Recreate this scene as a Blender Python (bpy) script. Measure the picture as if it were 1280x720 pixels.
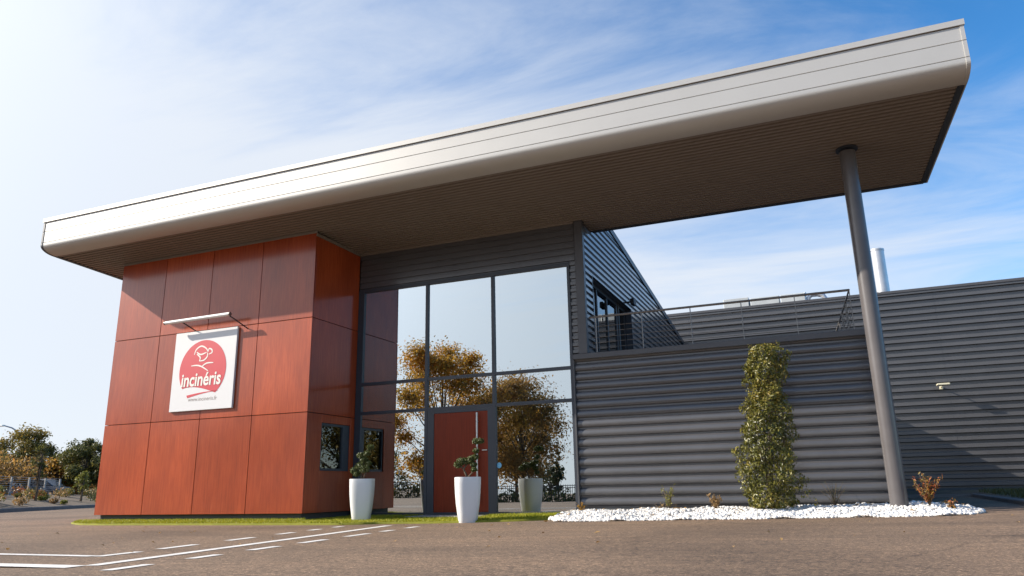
import bpy, math, random
import numpy as np
from mathutils import Vector, Matrix

random.seed(11)
rng = np.random.default_rng(7)
R = math.radians
scene = bpy.context.scene
for o in list(bpy.data.objects):
    bpy.data.objects.remove(o)
COL = scene.collection

# ---------------------------------------------------------------- camera
cd = bpy.data.cameras.new('camera')
cam = bpy.data.objects.new('camera', cd)
COL.objects.link(cam)
cr = Vector((0.92336692, 0.38344617, -0.01904129))
cu = Vector((0.11726272, -0.23445566, 0.96502850))
cf = Vector((-0.36557215, 0.89330822, 0.26145254))
M = Matrix((cr, cu, -cf)).transposed().to_4x4()
M.translation = (16.1804, -13.1656, 0.4987)
cam.matrix_world = M
cd.sensor_fit = 'HORIZONTAL'
cd.sensor_width = 36.0
cd.lens = 929.29 / 1280 * 36.0
cd.clip_start = 0.05
cd.clip_end = 3000
scene.camera = cam

# ---------------------------------------------------------------- sun, sky, exposure
SUN_DIR = Vector((2.86, 1.28, -1.80)).normalized()          # the way the light travels
sl = bpy.data.lights.new('sun', 'SUN')
sl.energy = 5.0
sl.angle = R(0.5)
sl.color = (1.0, 0.91, 0.79)
so = bpy.data.objects.new('sun', sl)
COL.objects.link(so)
so.rotation_euler = SUN_DIR.to_track_quat('-Z', 'Y').to_euler()
so.location = (-40, -20, 30)

world = bpy.data.worlds.new("World")
scene.world = world
world.use_nodes = True
wn, wl = world.node_tree.nodes, world.node_tree.links
wn.clear()
sky = wn.new('ShaderNodeTexSky')
sky.sky_type = 'NISHITA'
sky.sun_disc = False
sky.sun_elevation = math.asin(-SUN_DIR.z)
sky.sun_rotation = math.atan2(-SUN_DIR.x, -SUN_DIR.y)
sky.air_density = 1.0
sky.dust_density = 0.35
sky.ozone_density = 3.0
wtc = wn.new('ShaderNodeTexCoord')
sep = wn.new('ShaderNodeSeparateXYZ')
wl.new(wtc.outputs['Generated'], sep.inputs[0])


def wmath(op, a, b=None, clamp=False):
    n = wn.new('ShaderNodeMath')
    n.operation = op
    n.use_clamp = clamp
    for i, v in enumerate((a, b)):
        if v is None:
            continue
        if isinstance(v, (int, float)):
            n.inputs[i].default_value = v
        else:
            wl.new(v, n.inputs[i])
    return n.outputs[0]


zz = wmath('ADD', wmath('MAXIMUM', sep.outputs[2], 0.0), 0.16)
px = wmath('DIVIDE', sep.outputs[0], zz)
py = wmath('DIVIDE', sep.outputs[1], zz)
cmb = wn.new('ShaderNodeCombineXYZ')
wl.new(px, cmb.inputs[0])
wl.new(py, cmb.inputs[1])
mp = wn.new('ShaderNodeMapping')
mp.inputs['Rotation'].default_value = (0, 0, R(-38))
mp.inputs['Scale'].default_value = (0.75, 2.3, 1)
wl.new(cmb.outputs[0], mp.inputs[0])
nz = wn.new('ShaderNodeTexNoise')
nz.inputs['Scale'].default_value = 1.1
nz.inputs['Detail'].default_value = 9
nz.inputs['Roughness'].default_value = 0.62
nz.inputs['Distortion'].default_value = 0.9
wl.new(mp.outputs[0], nz.inputs['Vector'])
nz2 = wn.new('ShaderNodeTexNoise')
nz2.inputs['Scale'].default_value = 0.7
nz2.inputs['Detail'].default_value = 3
wl.new(cmb.outputs[0], nz2.inputs['Vector'])
# more veil of cirrus towards the west (where the sun is), clearer blue to the north-east
side = wmath('ADD', wmath('MULTIPLY', sep.outputs[0], -0.70), wmath('MULTIPLY', sep.outputs[1], -0.06))
bias = wmath('MULTIPLY', side, 1.12)
cl = wmath('ADD', wmath('ADD', wmath('MULTIPLY', nz.outputs['Fac'], 1.15), wmath('MULTIPLY', nz2.outputs['Fac'], 0.55)), bias)
low = wmath('MULTIPLY', wmath('SUBTRACT', 0.45, sep.outputs[2]), 1.35)
cl = wmath('ADD', cl, low)
mr = wn.new('ShaderNodeMapRange')
mr.interpolation_type = 'SMOOTHSTEP'
mr.inputs['From Min'].default_value = 0.45
mr.inputs['From Max'].default_value = 1.45
mr.inputs['To Max'].default_value = 0.95
wl.new(cl, mr.inputs['Value'])
mix = wn.new('ShaderNodeMix')
mix.data_type = 'RGBA'
wl.new(mr.outputs[0], mix.inputs['Factor'])
hs = wn.new('ShaderNodeHueSaturation')
hs.inputs['Saturation'].default_value = 1.3
hs.inputs['Value'].default_value = 1.32
wl.new(sky.outputs[0], hs.inputs['Color'])
wl.new(hs.outputs[0], mix.inputs[6])
# thin cloud glows around the sun (forward scattering), so its brightness follows the angle to the sun
dotn = wn.new('ShaderNodeVectorMath')
dotn.operation = 'DOT_PRODUCT'
wl.new(wtc.outputs['Generated'], dotn.inputs[0])
dotn.inputs[1].default_value = -SUN_DIR
glow = wmath('POWER', wmath('MAXIMUM', dotn.outputs['Value'], 0.0), 7.0)
glow = wmath('ADD', wmath('MULTIPLY', glow, 2.2), 1.0)
ccol = wn.new('ShaderNodeVectorMath')
ccol.operation = 'SCALE'
ccol.inputs[0].default_value = (4.9, 5.2, 5.65)
wl.new(glow, ccol.inputs['Scale'])
wl.new(ccol.outputs[0], mix.inputs[7])
bg = wn.new('ShaderNodeBackground')
bg.inputs['Strength'].default_value = 0.11
wl.new(mix.outputs[2], bg.inputs['Color'])
wo = wn.new('ShaderNodeOutputWorld')
wl.new(bg.outputs[0], wo.inputs[0])

vs = scene.view_settings
scene.display_settings.display_device = 'sRGB'
vs.view_transform = 'Standard'
vs.look = 'None'
vs.exposure = 0.62
vs.gamma = 1.0
vs.use_curve_mapping = False
scene.render.engine = 'CYCLES'
scene.cycles.max_bounces = 8
scene.cycles.transparent_max_bounces = 12


# ---------------------------------------------------------------- materials
class Mat:
    def __init__(self, name):
        self.m = bpy.data.materials.new(name)
        self.m.use_nodes = True
        self.n = self.m.node_tree.nodes
        self.l = self.m.node_tree.links
        self.p = self.n['Principled BSDF']

    def node(self, t, **kw):
        x = self.n.new(t)
        for k, v in kw.items():
            if hasattr(x, k):
                setattr(x, k, v)
            else:
                x.inputs[k.replace('_', ' ')].default_value = v
        return x

    def coord(self, scale=(1, 1, 1), kind='Object'):
        tc = self.node('ShaderNodeTexCoord')
        mp_ = self.node('ShaderNodeMapping')
        mp_.inputs['Scale'].default_value = scale
        self.l.new(tc.outputs[kind], mp_.inputs[0])
        return mp_.outputs[0]

    def noise(self, vec, scale, detail=4, rough=0.55, dist=0.0):
        x = self.node('ShaderNodeTexNoise')
        x.inputs['Scale'].default_value = scale
        x.inputs['Detail'].default_value = detail
        x.inputs['Roughness'].default_value = rough
        x.inputs['Distortion'].default_value = dist
        self.l.new(vec, x.inputs['Vector'])
        return x.outputs['Fac']

    def ramp(self, fac, stops):
        x = self.node('ShaderNodeValToRGB')
        e = x.color_ramp.elements
        while len(e) < len(stops):
            e.new(0.5)
        for i, (p_, c) in enumerate(stops):
            e[i].position = p_
            e[i].color = (*c, 1)
        self.l.new(fac, x.inputs[0])
        return x.outputs[0]

    def mixc(self, a, b, fac, mode='MIX'):
        x = self.node('ShaderNodeMix')
        x.data_type = 'RGBA'
        x.blend_type = mode
        for s, v in ((0, fac), (6, a), (7, b)):
            if isinstance(v, (int, float)):
                x.inputs[s].default_value = v
            elif isinstance(v, tuple):
                x.inputs[s].default_value = (*v, 1)
            else:
                self.l.new(v, x.inputs[s])
        return x.outputs[2]

    def bump(self, h, strength=0.2, dist=0.01):
        b = self.node('ShaderNodeBump')
        b.inputs['Strength'].default_value = strength
        b.inputs['Distance'].default_value = dist
        self.l.new(h, b.inputs['Height'])
        self.l.new(b.outputs[0], self.p.inputs['Normal'])

    def base(self, c):
        if isinstance(c, tuple):
            self.p.inputs['Base Color'].default_value = (*c, 1)
        else:
            self.l.new(c, self.p.inputs['Base Color'])

    def set(self, **kw):
        for k, v in kw.items():
            self.p.inputs[k.replace('_', ' ')].default_value = v
        return self


MT = {}


def metal_paint(name, col, rough=0.45, metallic=0.0, var=0.12, spec=0.5):
    t = Mat(name)
    v = t.coord((1, 1, 1))
    f = t.noise(v, 1.7, 6, 0.6)
    lo = tuple(c * (1 - var) for c in col)
    hi = tuple(c * (1 + var) for c in col)
    t.base(t.ramp(f, [(0.3, lo), (0.7, hi)]))
    t.set(Roughness=rough, Metallic=metallic)
    t.p.inputs['Specular IOR Level'].default_value = spec
    f2 = t.noise(t.coord((0.6, 0.6, 0.6)), 1.1, 2)
    t.bump(f2, 0.12, 0.02)
    MT[name] = t.m
    return t


metal_paint('charcoal_siding', (0.074, 0.073, 0.077), 0.34, 0, 0.10).set(Coat_Weight=0.7, Coat_Roughness=0.16)
metal_paint('dark_frame', (0.035, 0.042, 0.055), 0.4)
metal_paint('charcoal_flat', (0.07, 0.07, 0.076), 0.42)
metal_paint('silver_fascia', (0.46, 0.45, 0.425), 0.48, 0.25, 0.02)
metal_paint('column_paint', (0.105, 0.097, 0.098), 0.28)
metal_paint('galvanised', (0.5, 0.51, 0.53), 0.35, 0.6)
metal_paint('steel_bar', (0.6, 0.58, 0.56), 0.3, 0.8)
metal_paint('rail_steel', (0.20, 0.19, 0.18), 0.4, 0.5)
metal_paint('white_metal', (0.75, 0.74, 0.72), 0.4)
metal_paint('unit_grey', (0.42, 0.44, 0.44), 0.5)
metal_paint('black_metal', (0.015, 0.016, 0.018), 0.5)
metal_paint('soffit_paint', (0.205, 0.172, 0.142), 0.55, 0, 0.03)
metal_paint('pot_white', (0.70, 0.70, 0.69), 0.38, 0, 0.02)
metal_paint('board_white', (0.66, 0.66, 0.655), 0.4, 0, 0.015)
metal_paint('sign_red', (0.52, 0.032, 0.048), 0.45, 0, 0.03)
metal_paint('print_grey', (0.30, 0.25, 0.22), 0.6)
metal_paint('print_white', (0.72, 0.69, 0.63), 0.5, 0, 0.01)
metal_paint('plinth', (0.06, 0.065, 0.07), 0.7)
metal_paint('interior', (0.10, 0.095, 0.09), 0.8)
metal_paint('interior_film', (0.22, 0.21, 0.215), 0.7)
metal_paint('bark', (0.10, 0.075, 0.05), 0.9)
metal_paint('concrete', (0.33, 0.31, 0.28), 0.9)
metal_paint('sticker_blue', (0.16, 0.42, 0.62), 0.5)
metal_paint('car_silver', (0.36, 0.37, 0.39), 0.35, 0.3)
metal_paint('car_grey', (0.16, 0.17, 0.19), 0.3, 0.4)
metal_paint('rubber', (0.02, 0.02, 0.02), 0.8)
metal_paint('dark_glass', (0.02, 0.025, 0.03), 0.08)
metal_paint('post_white', (0.33, 0.315, 0.29), 0.8)
metal_paint('sign_blue', (0.04, 0.16, 0.33), 0.5)
metal_paint('kerb_stone', (0.17, 0.15, 0.135), 0.9)
metal_paint('lamp_pale', (0.62, 0.58, 0.42), 0.45)

# red laminate with a fine vertical grain
t = Mat('red_panel')
v = t.coord((1, 1, 0.06))
f = t.noise(v, 26, 8, 0.7, 0.3)
f2 = t.noise(t.coord((1, 1, 0.3)), 1.3, 3)
g = t.ramp(f, [(0.28, (0.24, 0.036, 0.009)), (0.5, (0.335, 0.056, 0.014)), (0.74, (0.43, 0.085, 0.022))])
g = t.mixc(g, t.ramp(f2, [(0.35, (0.84, 0.80, 0.80)), (0.65, (1.1, 1.08, 1.08))]), 1.0, 'MULTIPLY')
gi = t.node('ShaderNodeNewGeometry')
t.base(t.mixc(g, t.ramp(gi.outputs['Random Per Island'], [(0.0, (0.88, 0.86, 0.86)), (1.0, (1.10, 1.12, 1.12))]), 1.0, 'MULTIPLY'))
t.set(Roughness=0.43, Coat_Weight=0.68, Coat_Roughness=0.17, Coat_IOR=1.55)
t.p.inputs['Specular IOR Level'].default_value = 0.12
t.bump(f, 0.06, 0.004)
MT['red_panel'] = t.m

t = Mat('door_red')
v = t.coord((1, 1, 0.06))
f = t.noise(v, 22, 8, 0.7, 0.3)
t.base(t.ramp(f, [(0.3, (0.15, 0.020, 0.007)), (0.7, (0.24, 0.034, 0.012))]))
t.set(Roughness=0.3)
t.p.inputs['Specular IOR Level'].default_value = 0.25
MT['door_red'] = t.m

# asphalt
t = Mat('asphalt')
v = t.coord((1, 1, 1))
fine = t.noise(v, 120, 2, 0.7)
grit = t.noise(v, 42, 4, 0.75)
mid = t.noise(v, 9, 5, 0.6)
big = t.noise(t.coord((0.35, 0.9, 1)), 0.55, 5, 0.6, 0.5)
c = t.ramp(fine, [(0.30, (0.083, 0.053, 0.031)), (0.52, (0.168, 0.110, 0.067)), (0.70, (0.33, 0.23, 0.15))])
c = t.mixc(c, t.ramp(grit, [(0.36, (0.36, 0.35, 0.34)), (0.5, (1.0, 1.0, 1.0)), (0.64, (1.75, 1.72, 1.68))]), 1.0, 'MULTIPLY')
coarse = t.noise(v, 19, 4, 0.7)
c = t.mixc(c, t.ramp(coarse, [(0.36, (0.70, 0.69, 0.68)), (0.5, (1.0, 1.0, 1.0)), (0.64, (1.3, 1.29, 1.27))]), 1.0, 'MULTIPLY')
c = t.mixc(c, t.ramp(mid, [(0.3, (0.78, 0.78, 0.79)), (0.7, (1.12, 1.11, 1.10))]), 1.0, 'MULTIPLY')
c = t.mixc(c, t.ramp(big, [(0.30, (0.70, 0.69, 0.68)), (0.48, (1.0, 1.0, 1.0)), (0.70, (1.25, 1.23, 1.2))]), 1.0, 'MULTIPLY')
streak = t.noise(t.coord((0.25, 2.6, 1)), 1.4, 6, 0.65, 0.4)
c = t.mixc(c, t.ramp(streak, [(0.44, (1, 1, 1)), (0.75, (1.4, 1.37, 1.33))]), 0.8, 'MULTIPLY')
# bitumen-dark tyre bands across the yard
wv = t.node('ShaderNodeTexWave')
wv.inputs['Scale'].default_value = 0.16
wv.inputs['Distortion'].default_value = 5.0
wv.inputs['Detail'].default_value = 3
wv.inputs['Detail Scale'].default_value = 0.7
t.l.new(t.coord((0.25, 1, 1)), wv.inputs['Vector'])
c = t.mixc(c, t.ramp(wv.outputs['Fac'], [(0.0, (0.74, 0.73, 0.72)), (0.25, (1, 1, 1))]), 0.8, 'MULTIPLY')
# hairline cracks
vo = t.node('ShaderNodeTexVoronoi')
vo.feature = 'DISTANCE_TO_EDGE'
vo.inputs['Scale'].default_value = 0.42
mv = t.node('ShaderNodeMix')
mv.data_type = 'RGBA'
nzc = t.node('ShaderNodeTexNoise')
nzc.inputs['Scale'].default_value = 2.2
nzc.inputs['Detail'].default_value = 5
t.l.new(v, nzc.inputs['Vector'])
mv.inputs[0].default_value = 0.22
t.l.new(v, mv.inputs[6])
t.l.new(nzc.outputs['Color'], mv.inputs[7])
t.l.new(mv.outputs[2], vo.inputs['Vector'])
c = t.mixc(c, t.ramp(vo.outputs['Distance'], [(0.0, (0.45, 0.44, 0.43)), (0.006, (1, 1, 1))]), 0.7, 'MULTIPLY')
# one oily patch near the column
vd = t.node('ShaderNodeVectorMath')
vd.operation = 'DISTANCE'
t.l.new(t.coord((0.42, 1, 1)), vd.inputs[0])
vd.inputs[1].default_value = (18.05 * 0.42, -5.0, 0)
ad = t.node('ShaderNodeMath')
ad.operation = 'MULTIPLY_ADD'
t.l.new(mid, ad.inputs[0])
ad.inputs[1].default_value = 0.35
t.l.new(vd.outputs['Value'], ad.inputs[2])
c = t.mixc(c, t.ramp(ad.outputs[0], [(0.25, (0.30, 0.29, 0.28)), (0.52, (1, 1, 1))]), 0.9, 'MULTIPLY')
t.base(c)
t.set(Roughness=0.86)
t.bump(grit, 0.6, 0.012)
MT['asphalt'] = t.m

t = Mat('earth')
f = t.noise(t.coord(), 3.0, 8, 0.65)
t.base(t.ramp(f, [(0.3, (0.10, 0.07, 0.045)), (0.55, (0.16, 0.115, 0.075)), (0.75, (0.10, 0.11, 0.04))]))
t.set(Roughness=0.95)
t.bump(f, 0.5, 0.05)
MT['earth'] = t.m

t = Mat('meadow')
f = t.noise(t.coord(), 0.6, 8, 0.65)
t.base(t.ramp(f, [(0.3, (0.09, 0.09, 0.035)), (0.7, (0.17, 0.15, 0.06))]))
t.set(Roughness=0.95)
MT['meadow'] = t.m

t = Mat('paint_marking')
f = t.noise(t.coord(), 38, 5, 0.7)
f2 = t.noise(t.coord(), 5, 4, 0.7)
c = t.ramp(f, [(0.30, (0.36, 0.32, 0.28)), (0.42, (0.72, 0.69, 0.64)), (0.7, (0.80, 0.78, 0.74))])
t.base(t.mixc(c, t.ramp(f2, [(0.3, (0.8, 0.79, 0.77)), (0.6, (1, 1, 1))]), 1.0, 'MULTIPLY'))
t.set(Roughness=0.75)
MT['paint_marking'] = t.m

t = Mat('pebble')
ri = t.node('ShaderNodeNewGeometry')
c = t.ramp(ri.outputs['Random Per Island'], [(0.0, (0.42, 0.38, 0.33)), (0.12, (0.58, 0.55, 0.51)), (0.4, (0.70, 0.68, 0.65)), (1.0, (0.78, 0.77, 0.75))])
t.base(c)
t.set(Roughness=0.7)
MT['pebble'] = t.m


def leaf_mat(name, stops, trans=0.35, rough=0.5, scale=0.5):
    t = Mat(name)
    ri = t.node('ShaderNodeNewGeometry')
    cl_ = t.noise(t.coord(), scale, 3, 0.6)
    a = t.node('ShaderNodeMath')
    a.operation = 'MULTIPLY_ADD'
    t.l.new(ri.outputs['Random Per Island'], a.inputs[0])
    a.inputs[1].default_value = 0.55
    b = t.node('ShaderNodeMath')
    b.operation = 'MULTIPLY_ADD'
    t.l.new(cl_, b.inputs[0])
    b.inputs[1].default_value = 1.3
    b.inputs[2].default_value = -0.42
    t.l.new(b.outputs[0], a.inputs[2])
    c = t.ramp(a.outputs[0], stops)
    t.base(c)
    t.set(Roughness=rough)
    tr = t.node('ShaderNodeBsdfTranslucent')
    t.l.new(c, tr.inputs[0])
    mx = t.node('ShaderNodeMixShader')
    mx.inputs[0].default_value = trans
    t.l.new(t.p.outputs[0], mx.inputs[1])
    t.l.new(tr.outputs[0], mx.inputs[2])
    t.l.new(mx.outputs[0], t.n['Material Output'].inputs[0])
    MT[name] = t.m


leaf_mat('leaf_laurel', [(0.0, (0.028, 0.034, 0.008)), (0.35, (0.095, 0.100, 0.018)), (0.7, (0.23, 0.205, 0.038)), (0.92, (0.44, 0.31, 0.075)), (1.0, (0.38, 0.12, 0.04))], 0.25, 0.35, 1.2)
leaf_mat('leaf_topiary', [(0.0, (0.05, 0.07, 0.018)), (0.6, (0.10, 0.12, 0.03)), (1.0, (0.17, 0.17, 0.05))], 0.25)
leaf_mat('leaf_rust', [(0.0, (0.16, 0.13, 0.022)), (0.35, (0.40, 0.23, 0.032)), (0.7, (0.56, 0.28, 0.036)), (1.0, (0.60, 0.20, 0.03))], 0.6)
leaf_mat('leaf_brown', [(0.0, (0.11, 0.085, 0.03)), (0.4, (0.26, 0.155, 0.045)), (0.75, (0.36, 0.20, 0.055)), (1.0, (0.42, 0.15, 0.04))], 0.6)
leaf_mat('leaf_olive', [(0.0, (0.06, 0.07, 0.018)), (0.45, (0.12, 0.12, 0.03)), (0.8, (0.21, 0.18, 0.045)), (1.0, (0.32, 0.22, 0.04))], 0.35, 0.5, 0.35)
leaf_mat('leaf_gold', [(0.0, (0.11, 0.10, 0.025)), (0.45, (0.21, 0.16, 0.035)), (0.8, (0.33, 0.22, 0.04)), (1.0, (0.42, 0.26, 0.04))], 0.4, 0.5, 0.35)
leaf_mat('leaf_dark', [(0.0, (0.03, 0.045, 0.018)), (0.6, (0.06, 0.075, 0.025)), (1.0, (0.10, 0.105, 0.035))], 0.25)
leaf_mat('leaf_red', [(0.0, (0.12, 0.12, 0.03)), (0.4, (0.30, 0.16, 0.03)), (0.7, (0.42, 0.10, 0.035)), (1.0, (0.45, 0.14, 0.05))], 0.3, 0.5, 3)
leaf_mat('leaf_lime', [(0.0, (0.16, 0.17, 0.03)), (1.0, (0.30, 0.28, 0.06))], 0.35)
leaf_mat('leaf_tan', [(0.0, (0.30, 0.18, 0.07)), (1.0, (0.50, 0.32, 0.13))], 0.3)
leaf_mat('leaf_dull_green', [(0.0, (0.06, 0.07, 0.02)), (1.0, (0.12, 0.12, 0.04))], 0.3)  # dull dark green of the verge grass, the twiggy shrub and some bank shrubs
leaf_mat('grass_blade', [(0.0, (0.18, 0.20, 0.010)), (0.5, (0.32, 0.325, 0.013)), (1.0, (0.45, 0.41, 0.03))], 0.3, 0.6, 2)
leaf_mat('turf_base', [(0.0, (0.13, 0.14, 0.012)), (1.0, (0.25, 0.24, 0.02))], 0.05, 0.9, 6)


def glass_mat(name, refl, tint, rcol=(0.9, 0.92, 0.93)):
    m = bpy.data.materials.new(name)
    m.use_nodes = True
    n, l = m.node_tree.nodes, m.node_tree.links
    n.clear()
    out = n.new('ShaderNodeOutputMaterial')
    gl = n.new('ShaderNodeBsdfGlossy')
    gl.inputs['Roughness'].default_value = 0.0
    gl.inputs['Color'].default_value = (*rcol, 1)
    tr = n.new('ShaderNodeBsdfTransparent')
    tr.inputs['Color'].default_value = (*tint, 1)
    lw = n.new('ShaderNodeFresnel')
    lw.inputs['IOR'].default_value = 1.5
    a = n.new('ShaderNodeMath')
    a.operation = 'MULTIPLY_ADD'
    a.use_clamp = True
    a.inputs[1].default_value = 1 - refl
    a.inputs[2].default_value = refl
    l.new(lw.outputs[0], a.inputs[0])
    # a very slight waviness of the panes
    tc = n.new('ShaderNodeTexCoord')
    nz_ = n.new('ShaderNodeTexNoise')
    nz_.inputs['Scale'].default_value = 0.9
    nz_.inputs['Detail'].default_value = 1
    l.new(tc.outputs['Object'], nz_.inputs['Vector'])
    bp = n.new('ShaderNodeBump')
    bp.inputs['Strength'].default_value = 0.05
    bp.inputs['Distance'].default_value = 0.02
    l.new(nz_.outputs['Fac'], bp.inputs['Height'])
    l.new(bp.outputs[0], gl.inputs['Normal'])
    mx = n.new('ShaderNodeMixShader')
    l.new(a.outputs[0], mx.inputs[0])
    l.new(tr.outputs[0], mx.inputs[1])
    l.new(gl.outputs[0], mx.inputs[2])
    l.new(mx.outputs[0], out.inputs[0])
    MT[name] = m


glass_mat('glass_solar', 0.66, (0.5, 0.5, 0.5), (0.84, 0.90, 0.92))
glass_mat('glass_back', 0.02, (0.85, 0.87, 0.88))
glass_mat('glass_window', 0.16, (0.35, 0.35, 0.35))


# ---------------------------------------------------------------- mesh helpers
class MB:
    def __init__(self):
        self.v, self.f, self.mi = [], [], []

    def add(self, vs_, fs, mi=0):
        b = len(self.v)
        self.v += [tuple(p) for p in vs_]
        self.f += [tuple(i + b for i in q) for q in fs]
        self.mi += [mi] * len(fs)
        return self

    def box(self, x0, x1, y0, y1, z0, z1, mi=0):
        vs_ = [(x, y, z) for z in (z0, z1) for y in (y0, y1) for x in (x0, x1)]
        fs = [(0, 2, 3, 1), (4, 5, 7, 6), (0, 1, 5, 4), (1, 3, 7, 5), (3, 2, 6, 7), (2, 0, 4, 6)]
        return self.add(vs_, fs, mi)

    def bbox(self, x0, x1, y0, y1, z0, z1, b=0.01, mi=0):
        """box with chamfered vertical and horizontal edges (three stacked rings)"""
        def ring(z, i):
            a0, a1, c0, c1 = x0 + i, x1 - i, y0 + i, y1 - i
            return [(a0 + b, c0, z), (a1 - b, c0, z), (a1, c0 + b, z), (a1, c1 - b, z), (a1 - b, c1, z), (a0 + b, c1, z), (a0, c1 - b, z), (a0, c0 + b, z)]
        return self.loft([ring(z0, b), ring(z0 + b, 0), ring(z1 - b, 0), ring(z1, b)], True, mi)

    def loft(self, rings, cap=True, mi=0):
        n = len(rings[0])
        vs_ = [p for r in rings for p in r]
        fs = []
        for k in range(len(rings) - 1):
            for i in range(n):
                j = (i + 1) % n
                fs.append((k * n + i, k * n + j, (k + 1) * n + j, (k + 1) * n + i))
        if cap:
            fs.append(tuple(range(n - 1, -1, -1)))
            fs.append(tuple((len(rings) - 1) * n + i for i in range(n)))
        return self.add(vs_, fs, mi)

    def tube(self, pts, rad, seg=8, mi=0, cap=True):
        pts = [Vector(p) for p in pts]
        if isinstance(rad, (int, float)):
            rad = [rad] * len(pts)
        rings = []
        up = None
        for i, p in enumerate(pts):
            a = pts[max(i - 1, 0)]
            c = pts[min(i + 1, len(pts) - 1)]
            d = (c - a)
            d = d.normalized() if d.length > 1e-9 else Vector((0, 0, 1))
            if up is None:
                up = Vector((0, 0, 1)) if abs(d.z) < 0.9 else Vector((1, 0, 0))
            s = d.cross(up)
            if s.length < 1e-6:
                s = d.cross(Vector((0, 1, 0.1)))
            s.normalize()
            up = s.cross(d).normalized()
            rings.append([p + (s * math.cos(q) + up * math.sin(q)) * rad[i] for q in [2 * math.pi * k / seg for k in range(seg)]])
        return self.loft(rings, cap, mi)

    def sheet(self, pts, mi=0):
        return self.add(pts, [tuple(range(len(pts)))], mi)

    def build(self, name, mat, parent=None, smooth=False, angle=None):
        me = bpy.data.meshes.new(name)
        me.from_pydata(self.v, [], self.f)
        mats = mat if isinstance(mat, (list, tuple)) else [mat]
        for m in mats:
            me.materials.append(MT[m])
        if len(mats) > 1:
            me.polygons.foreach_set('material_index', self.mi)
        if smooth:
            me.polygons.foreach_set('use_smooth', [True] * len(me.polygons))
            if angle:
                me.set_sharp_from_angle(angle=R(angle))
        me.update()
        o = bpy.data.objects.new(name, me)
        COL.objects.link(o)
        if parent is not None:
            link(o, parent)
        return o


def world_loc(o):
    p = Vector((0, 0, 0))
    while o is not None:
        p += Vector(o.location)
        o = o.parent
    return p


def link(o, parent):
    """parent a mesh modelled in world coordinates under a thing"""
    w = world_loc(parent)
    if w.length > 0:
        o.data.transform(Matrix.Translation(-w))
    o.parent = parent


def tag(o, label=None, cat=None, group=None, kind=None):
    for k, v_ in (('label', label), ('category', cat), ('group', group), ('kind', kind)):
        if v_:
            o[k] = v_
    return o


def empty(name, loc, label, cat, group=None):
    o = bpy.data.objects.new(name, None)
    COL.objects.link(o)
    o.location = loc
    o.empty_display_size = 0.2
    return tag(o, label, cat, group)


def own(o, loc):
    """give a single-mesh thing its origin at its base"""
    o.data.transform(Matrix.Translation(-Vector(loc)))
    o.location = loc
    return o


def copy_tree(o, parent=None):
    c = o.copy()
    COL.objects.link(c)
    c.parent = parent
    for ch in [q for q in bpy.data.objects if q.parent == o]:
        copy_tree(ch, c)
    return c


def np_mesh(name, V, F, mat, parent=None, smooth=False):
    """V (n,3) array, F (m,k) array of equal-sized faces"""
    me = bpy.data.meshes.new(name)
    n, (m, k) = len(V), F.shape
    me.vertices.add(n)
    me.vertices.foreach_set('co', np.asarray(V, dtype=np.float32).ravel())
    me.loops.add(m * k)
    me.loops.foreach_set('vertex_index', np.asarray(F, dtype=np.int32).ravel())
    me.polygons.add(m)
    me.polygons.foreach_set('loop_start', np.arange(0, m * k, k, dtype=np.int32))
    if smooth:
        me.polygons.foreach_set('use_smooth', [True] * m)
    me.materials.append(MT[mat])
    me.update(calc_edges=True)
    me.validate()
    o = bpy.data.objects.new(name, me)
    COL.objects.link(o)
    if parent is not None:
        link(o, parent)
    return o


def leaves(P, size, out=None, flat=0.5, asp=0.5, var=0.35):
    """pointed, slightly folded leaves at the points P; returns arrays V, F"""
    n = len(P)
    nrm = rng.normal(size=(n, 3))
    if out is not None:
        nrm = nrm * flat + out
    nrm /= np.linalg.norm(nrm, axis=1)[:, None] + 1e-9
    a = rng.normal(size=(n, 3))
    a -= (a * nrm).sum(1)[:, None] * nrm
    a /= np.linalg.norm(a, axis=1)[:, None] + 1e-9
    b = np.cross(nrm, a)
    s = size * (1 + var * rng.normal(size=(n, 1))).clip(0.4, 1.9)
    p0 = P - a * s * 0.5
    p2 = P + a * s * 0.5 - nrm * s * 0.08
    p1 = P + b * s * asp * 0.5 + nrm * s * 0.10
    p3 = P - b * s * asp * 0.5 + nrm * s * 0.10
    V = np.stack([p0, p1, p2, p3], 1).reshape(-1, 3)
    i = np.arange(n)[:, None] * 4
    F = np.concatenate([np.concatenate([i, i + 1, i + 2], 1), np.concatenate([i, i + 2, i + 3], 1)])
    return V, F


def gz(x):
    """height of the tarmac: it rises gently towards the right"""
    if x < 9:
        return -0.10
    if x < 17:
        return -0.10 + 0.10 * (x - 9) / 8
    return min(0.04, 0.02 * (x - 17))


# ================================================================ SETTING
def build_ground():
    xs = [-400, -120, -60, -30] + [i * 2.0 for i in range(-12, 4)] + [9 + i for i in range(0, 12)] + [24, 30, 45, 80, 160, 400]
    ys = [-400, -140, -70] + [i * 4.0 for i in range(-13, 8)] + [40, 70, 140, 400]
    V = [(x, y, gz(x) if y > -26 else gz(x) - 0.3 * min(1, (-26 - y) / 14)) for y in ys for x in xs]
    n = len(xs)
    F = [(j * n + i, j * n + i + 1, (j + 1) * n + i + 1, (j + 1) * n + i) for j in range(len(ys) - 1) for i in range(n - 1)]
    m = MB()
    m.add(V, F)
    o = m.build('parking_lot', 'asphalt', smooth=True)
    tag(o, kind='structure')


build_ground()


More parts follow.
